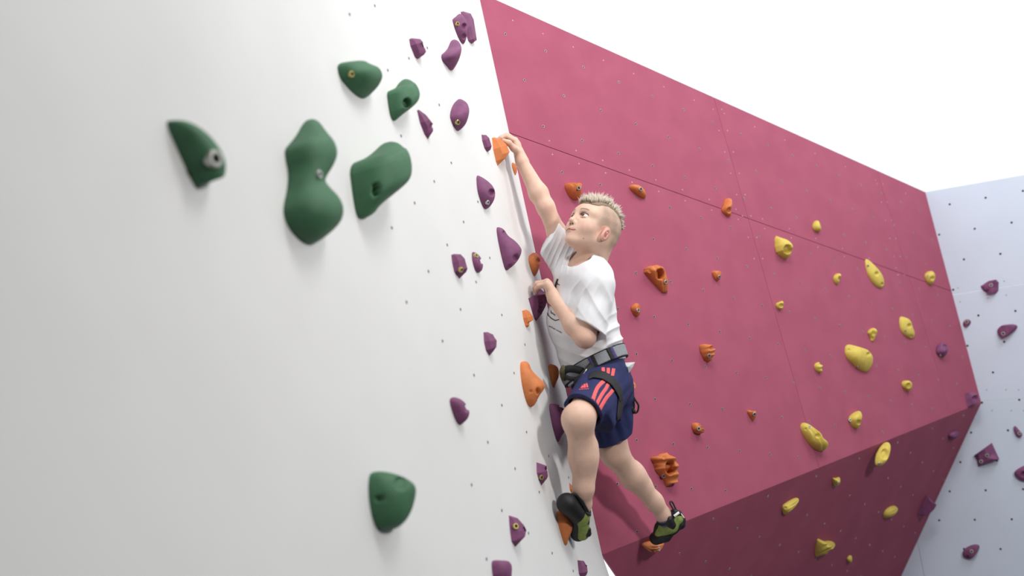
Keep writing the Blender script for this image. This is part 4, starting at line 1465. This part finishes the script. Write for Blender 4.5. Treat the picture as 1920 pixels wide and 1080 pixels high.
# tie-in straps and buckle at the front
tube('tie_in_strap', [pz(1098, 699, 3.30), pz(1082, 693, 3.30), pz(1064, 692, 3.30), pz(1054, 699, 3.31)], (.013, .006), PM['black'], harness, flat=cw(0, 1, 0))
tube('tie_in_strap', [pz(1100, 715, 3.28), pz(1086, 712, 3.29), pz(1066, 709, 3.30), pz(1054, 702, 3.31)], (.008, .005), PM['black'], harness, flat=cw(0, 1, 0))
tube('tie_in_knot', [pz(1058, 688, 3.31), pz(1054, 696, 3.30), pz(1055, 705, 3.31), pz(1059, 711, 3.32)], (.010, .010), PM['olive'], harness)
tube('buckle_strap', [pz(1112, 686, 3.285), pz(1100, 700, 3.27), pz(1086, 716, 3.27), pz(1082, 722, 3.28)], (.016, .005), PM['black'], harness, flat=cw(.8, .6, 0))
tube('gear_loop', [pz(1094, 712, 3.26), pz(1093, 704, 3.255), pz(1097, 697, 3.255), pz(1100, 692, 3.26)], .0016, PM['steel'], harness)
tube('gear_loop', [pz(1090, 716, 3.26), pz(1102, 711, 3.255), pz(1112, 705, 3.255), pz(1129, 699, 3.27)], .0032, PM['black'], harness)
tube('gear_loop', [pz(1099, 700, 3.25), pz(1108, 699, 3.25), pz(1116, 702, 3.255), pz(1122, 703, 3.26)], .0016, PM['steel'], harness)
# rear strap and drawcord
tube('rear_strap', [pz(1163, 754, 3.33), pz(1170, 745, 3.40), pz(1178, 733, 3.46), pz(1183, 722, 3.50)], (.007, .003), PM['black'], harness, flat=cw(.6, .6, 0))
tube('drawcord', [pz(1181, 714, 3.47), pz(1183, 732, 3.46), pz(1190, 748, 3.45), pz(1197, 760, 3.45), pz(1195, 772, 3.45), pz(1188, 774, 3.45), pz(1184, 767, 3.45)], .0035, PM['black'], harness)
tube('drawcord', [pz(1181, 716, 3.46), pz(1184, 735, 3.455), pz(1188, 750, 3.45), pz(1189, 762, 3.45), pz(1187, 771, 3.45)], .0033, PM['black'], harness)
kv = Vol(); kv.ball(pz(1184, 766, 3.45), .0085, .004).ball(pz(1188, 771, 3.45), .0075, .004)
add('cord_stopper', *kv.mesh(.0018), PM['black'], harness)
# shirt tail pulled out at the back
tail_px = [(1158, 686, 3.37), (1170, 680, 3.35), (1191, 679, 3.33), (1186, 689, 3.33), (1179, 700, 3.335), (1168, 699, 3.35), (1160, 696, 3.37)]
tf = [pz(*c) for c in tail_px]; tb = [pz(c[0], c[1], c[2] + .008) for c in tail_px]; kk = len(tf)
mid = pz(1177, 688, 3.325)
tV = tf + tb + [mid]
tFq = [(i, (i + 1) % kk, 2 * kk) for i in range(kk)] + [tuple(range(2 * kk - 1, kk - 1, -1))] + [(i, kk + i, kk + (i + 1) % kk, (i + 1) % kk) for i in range(kk)]
link('shirt_tail', mesh_from('shirt_tail', tV, tFq, False, BASE), PM['shirt'], shirt)


# ---- shoes
def shoe(label):
    o = bpy.data.objects.new('climbing_shoe', None); COL.objects.link(o); o.parent = climber
    return tag(o, label)


s1 = shoe('near lime and black climbing shoe with its rubber toe on the hold')
v = Vol()
v.cone(pz(1063, 944, 3.10), pz(1079, 960, 3.125), .0345, .0300, .012)
v.cone(pz(1080, 962, 3.14), pz(1084, 1000, 3.20), .0240, .0270, .02)
add('rubber_sole', *v.mesh(.002), PM['rubber'], s1)
v = Vol()
v.cone(pz(1080, 946, 3.135), pz(1089, 966, 3.15), .0270, .0275, .015).cone(pz(1089, 966, 3.15), pz(1091, 999, 3.19), .0275, .0255, .015)
add('upper', *v.mesh(.002), PM['lime'], s1)
v2 = Vol(); v2.ball(pz(1102, 1000, 3.175), .0125, .004).ball(pz(1104, 993, 3.17), .008, .006)
tube('collar', [pz(1071, 929, 3.10), pz(1080, 928, 3.10), pz(1090, 940, 3.105), pz(1099, 955, 3.12), pz(1105, 966, 3.15)], (.006, .004), PM['rubber'], s1, flat=cw(.8, -.6, 0))
tube('collar', [pz(1071, 929, 3.10), pz(1082, 926, 3.16), pz(1096, 938, 3.185), pz(1105, 958, 3.18), pz(1105, 966, 3.15)], (.006, .004), PM['rubber'], s1, flat=cw(.8, -.6, 0))
add('heel_patch', *v2.mesh(.0018), PM['rubber'], s1)
tube('pull_tab', [pz(1096, 956, 3.125), pz(1101, 962, 3.125), pz(1107.5, 966, 3.13)], (.005, .003), PM['rubber'], s1)
tube('pull_tab', [pz(1103, 966, 3.14), pz(1103.5, 974, 3.145), pz(1103, 982, 3.15)], (.006, .004), PM['rubber'], s1)

s2 = shoe('far lime and black climbing shoe standing on the orange hold with its toe')
v = Vol()
v.cone(pz(1229, 1009, 3.675), pz(1242, 1004, 3.65), .0235, .025, .012)
v.chain([pz(1231, 1013, 3.67), pz(1250, 1007, 3.64), pz(1265, 994, 3.63), pz(1277, 983, 3.62)], [.014, .014, .011, .013], .012)
v.cone(pz(1276, 983, 3.62), pz(1279, 975, 3.62), .0175, .014, .01)
add('rubber_sole', *v.mesh(.002), PM['rubber'], s2)
v = Vol()
v.cone(pz(1238, 997, 3.65), pz(1258, 985, 3.625), .0245, .027, .015).cone(pz(1258, 985, 3.625), pz(1271, 973, 3.62), .026, .022, .015)
v.cone(pz(1236, 988, 3.65), pz(1246, 975, 3.63), .018, .026, .015)
add('upper', *v.mesh(.002), PM['lime'], s2)
v = Vol()
ax_ = unit(pz(1226, 940, 3.60) - pz(1252, 980, 3.63))
v.cone(pz(1243, 962, 3.617), pz(1250, 976, 3.625), .0335, .0345, .01, cut=[(pz(1249, 976, 3.62), -ax_), (pz(1247, 971, 3.62), ax_)])
v.cone(pz(1252, 970, 3.60), pz(1262, 984, 3.602), .011, .012, .012).cone(pz(1254, 985, 3.598), pz(1261, 990, 3.60), .007, .006, .008)
v.cone(pz(1264, 961, 3.61), pz(1273, 963, 3.615), .014, .012, .012)
v.cone(pz(1232, 984, 3.63), pz(1227, 999, 3.645), .0075, .006, .006)
v.cone(pz(1233, 945, 3.605), pz(1247, 970, 3.622), .029, .029, .003, 'sub')
add('collar', *v.mesh(.0019), PM['rubber'], s2)
v = Vol()
v.cone(pz(1240, 957, 3.615), pz(1249, 975, 3.625), .0300, .0315, .01, cut=[(pz(1245.5, 968, 3.62), ax_)])
sk = add('sock', *v.mesh(.0019), PM['sock'], s2)
tube('pull_tab', [pz(1266, 961, 3.60), pz(1260, 951, 3.60), pz(1256, 943, 3.60), pz(1260, 941, 3.605), pz(1265, 950, 3.61), pz(1269, 959, 3.61)], (.0042, .0025), PM['rubber'], s2)
tube('heel_label', [pz(1264, 968, 3.583), pz(1268, 965, 3.585), pz(1273, 961, 3.592)], (.0052, .0025), PM['white'], s2, flat=cw(.5, .8, 0))
tube('heel_label', [pz(1277, 963, 3.602), pz(1280, 967, 3.604), pz(1283, 971, 3.606)], (.002, .0015), PM['white'], s2)
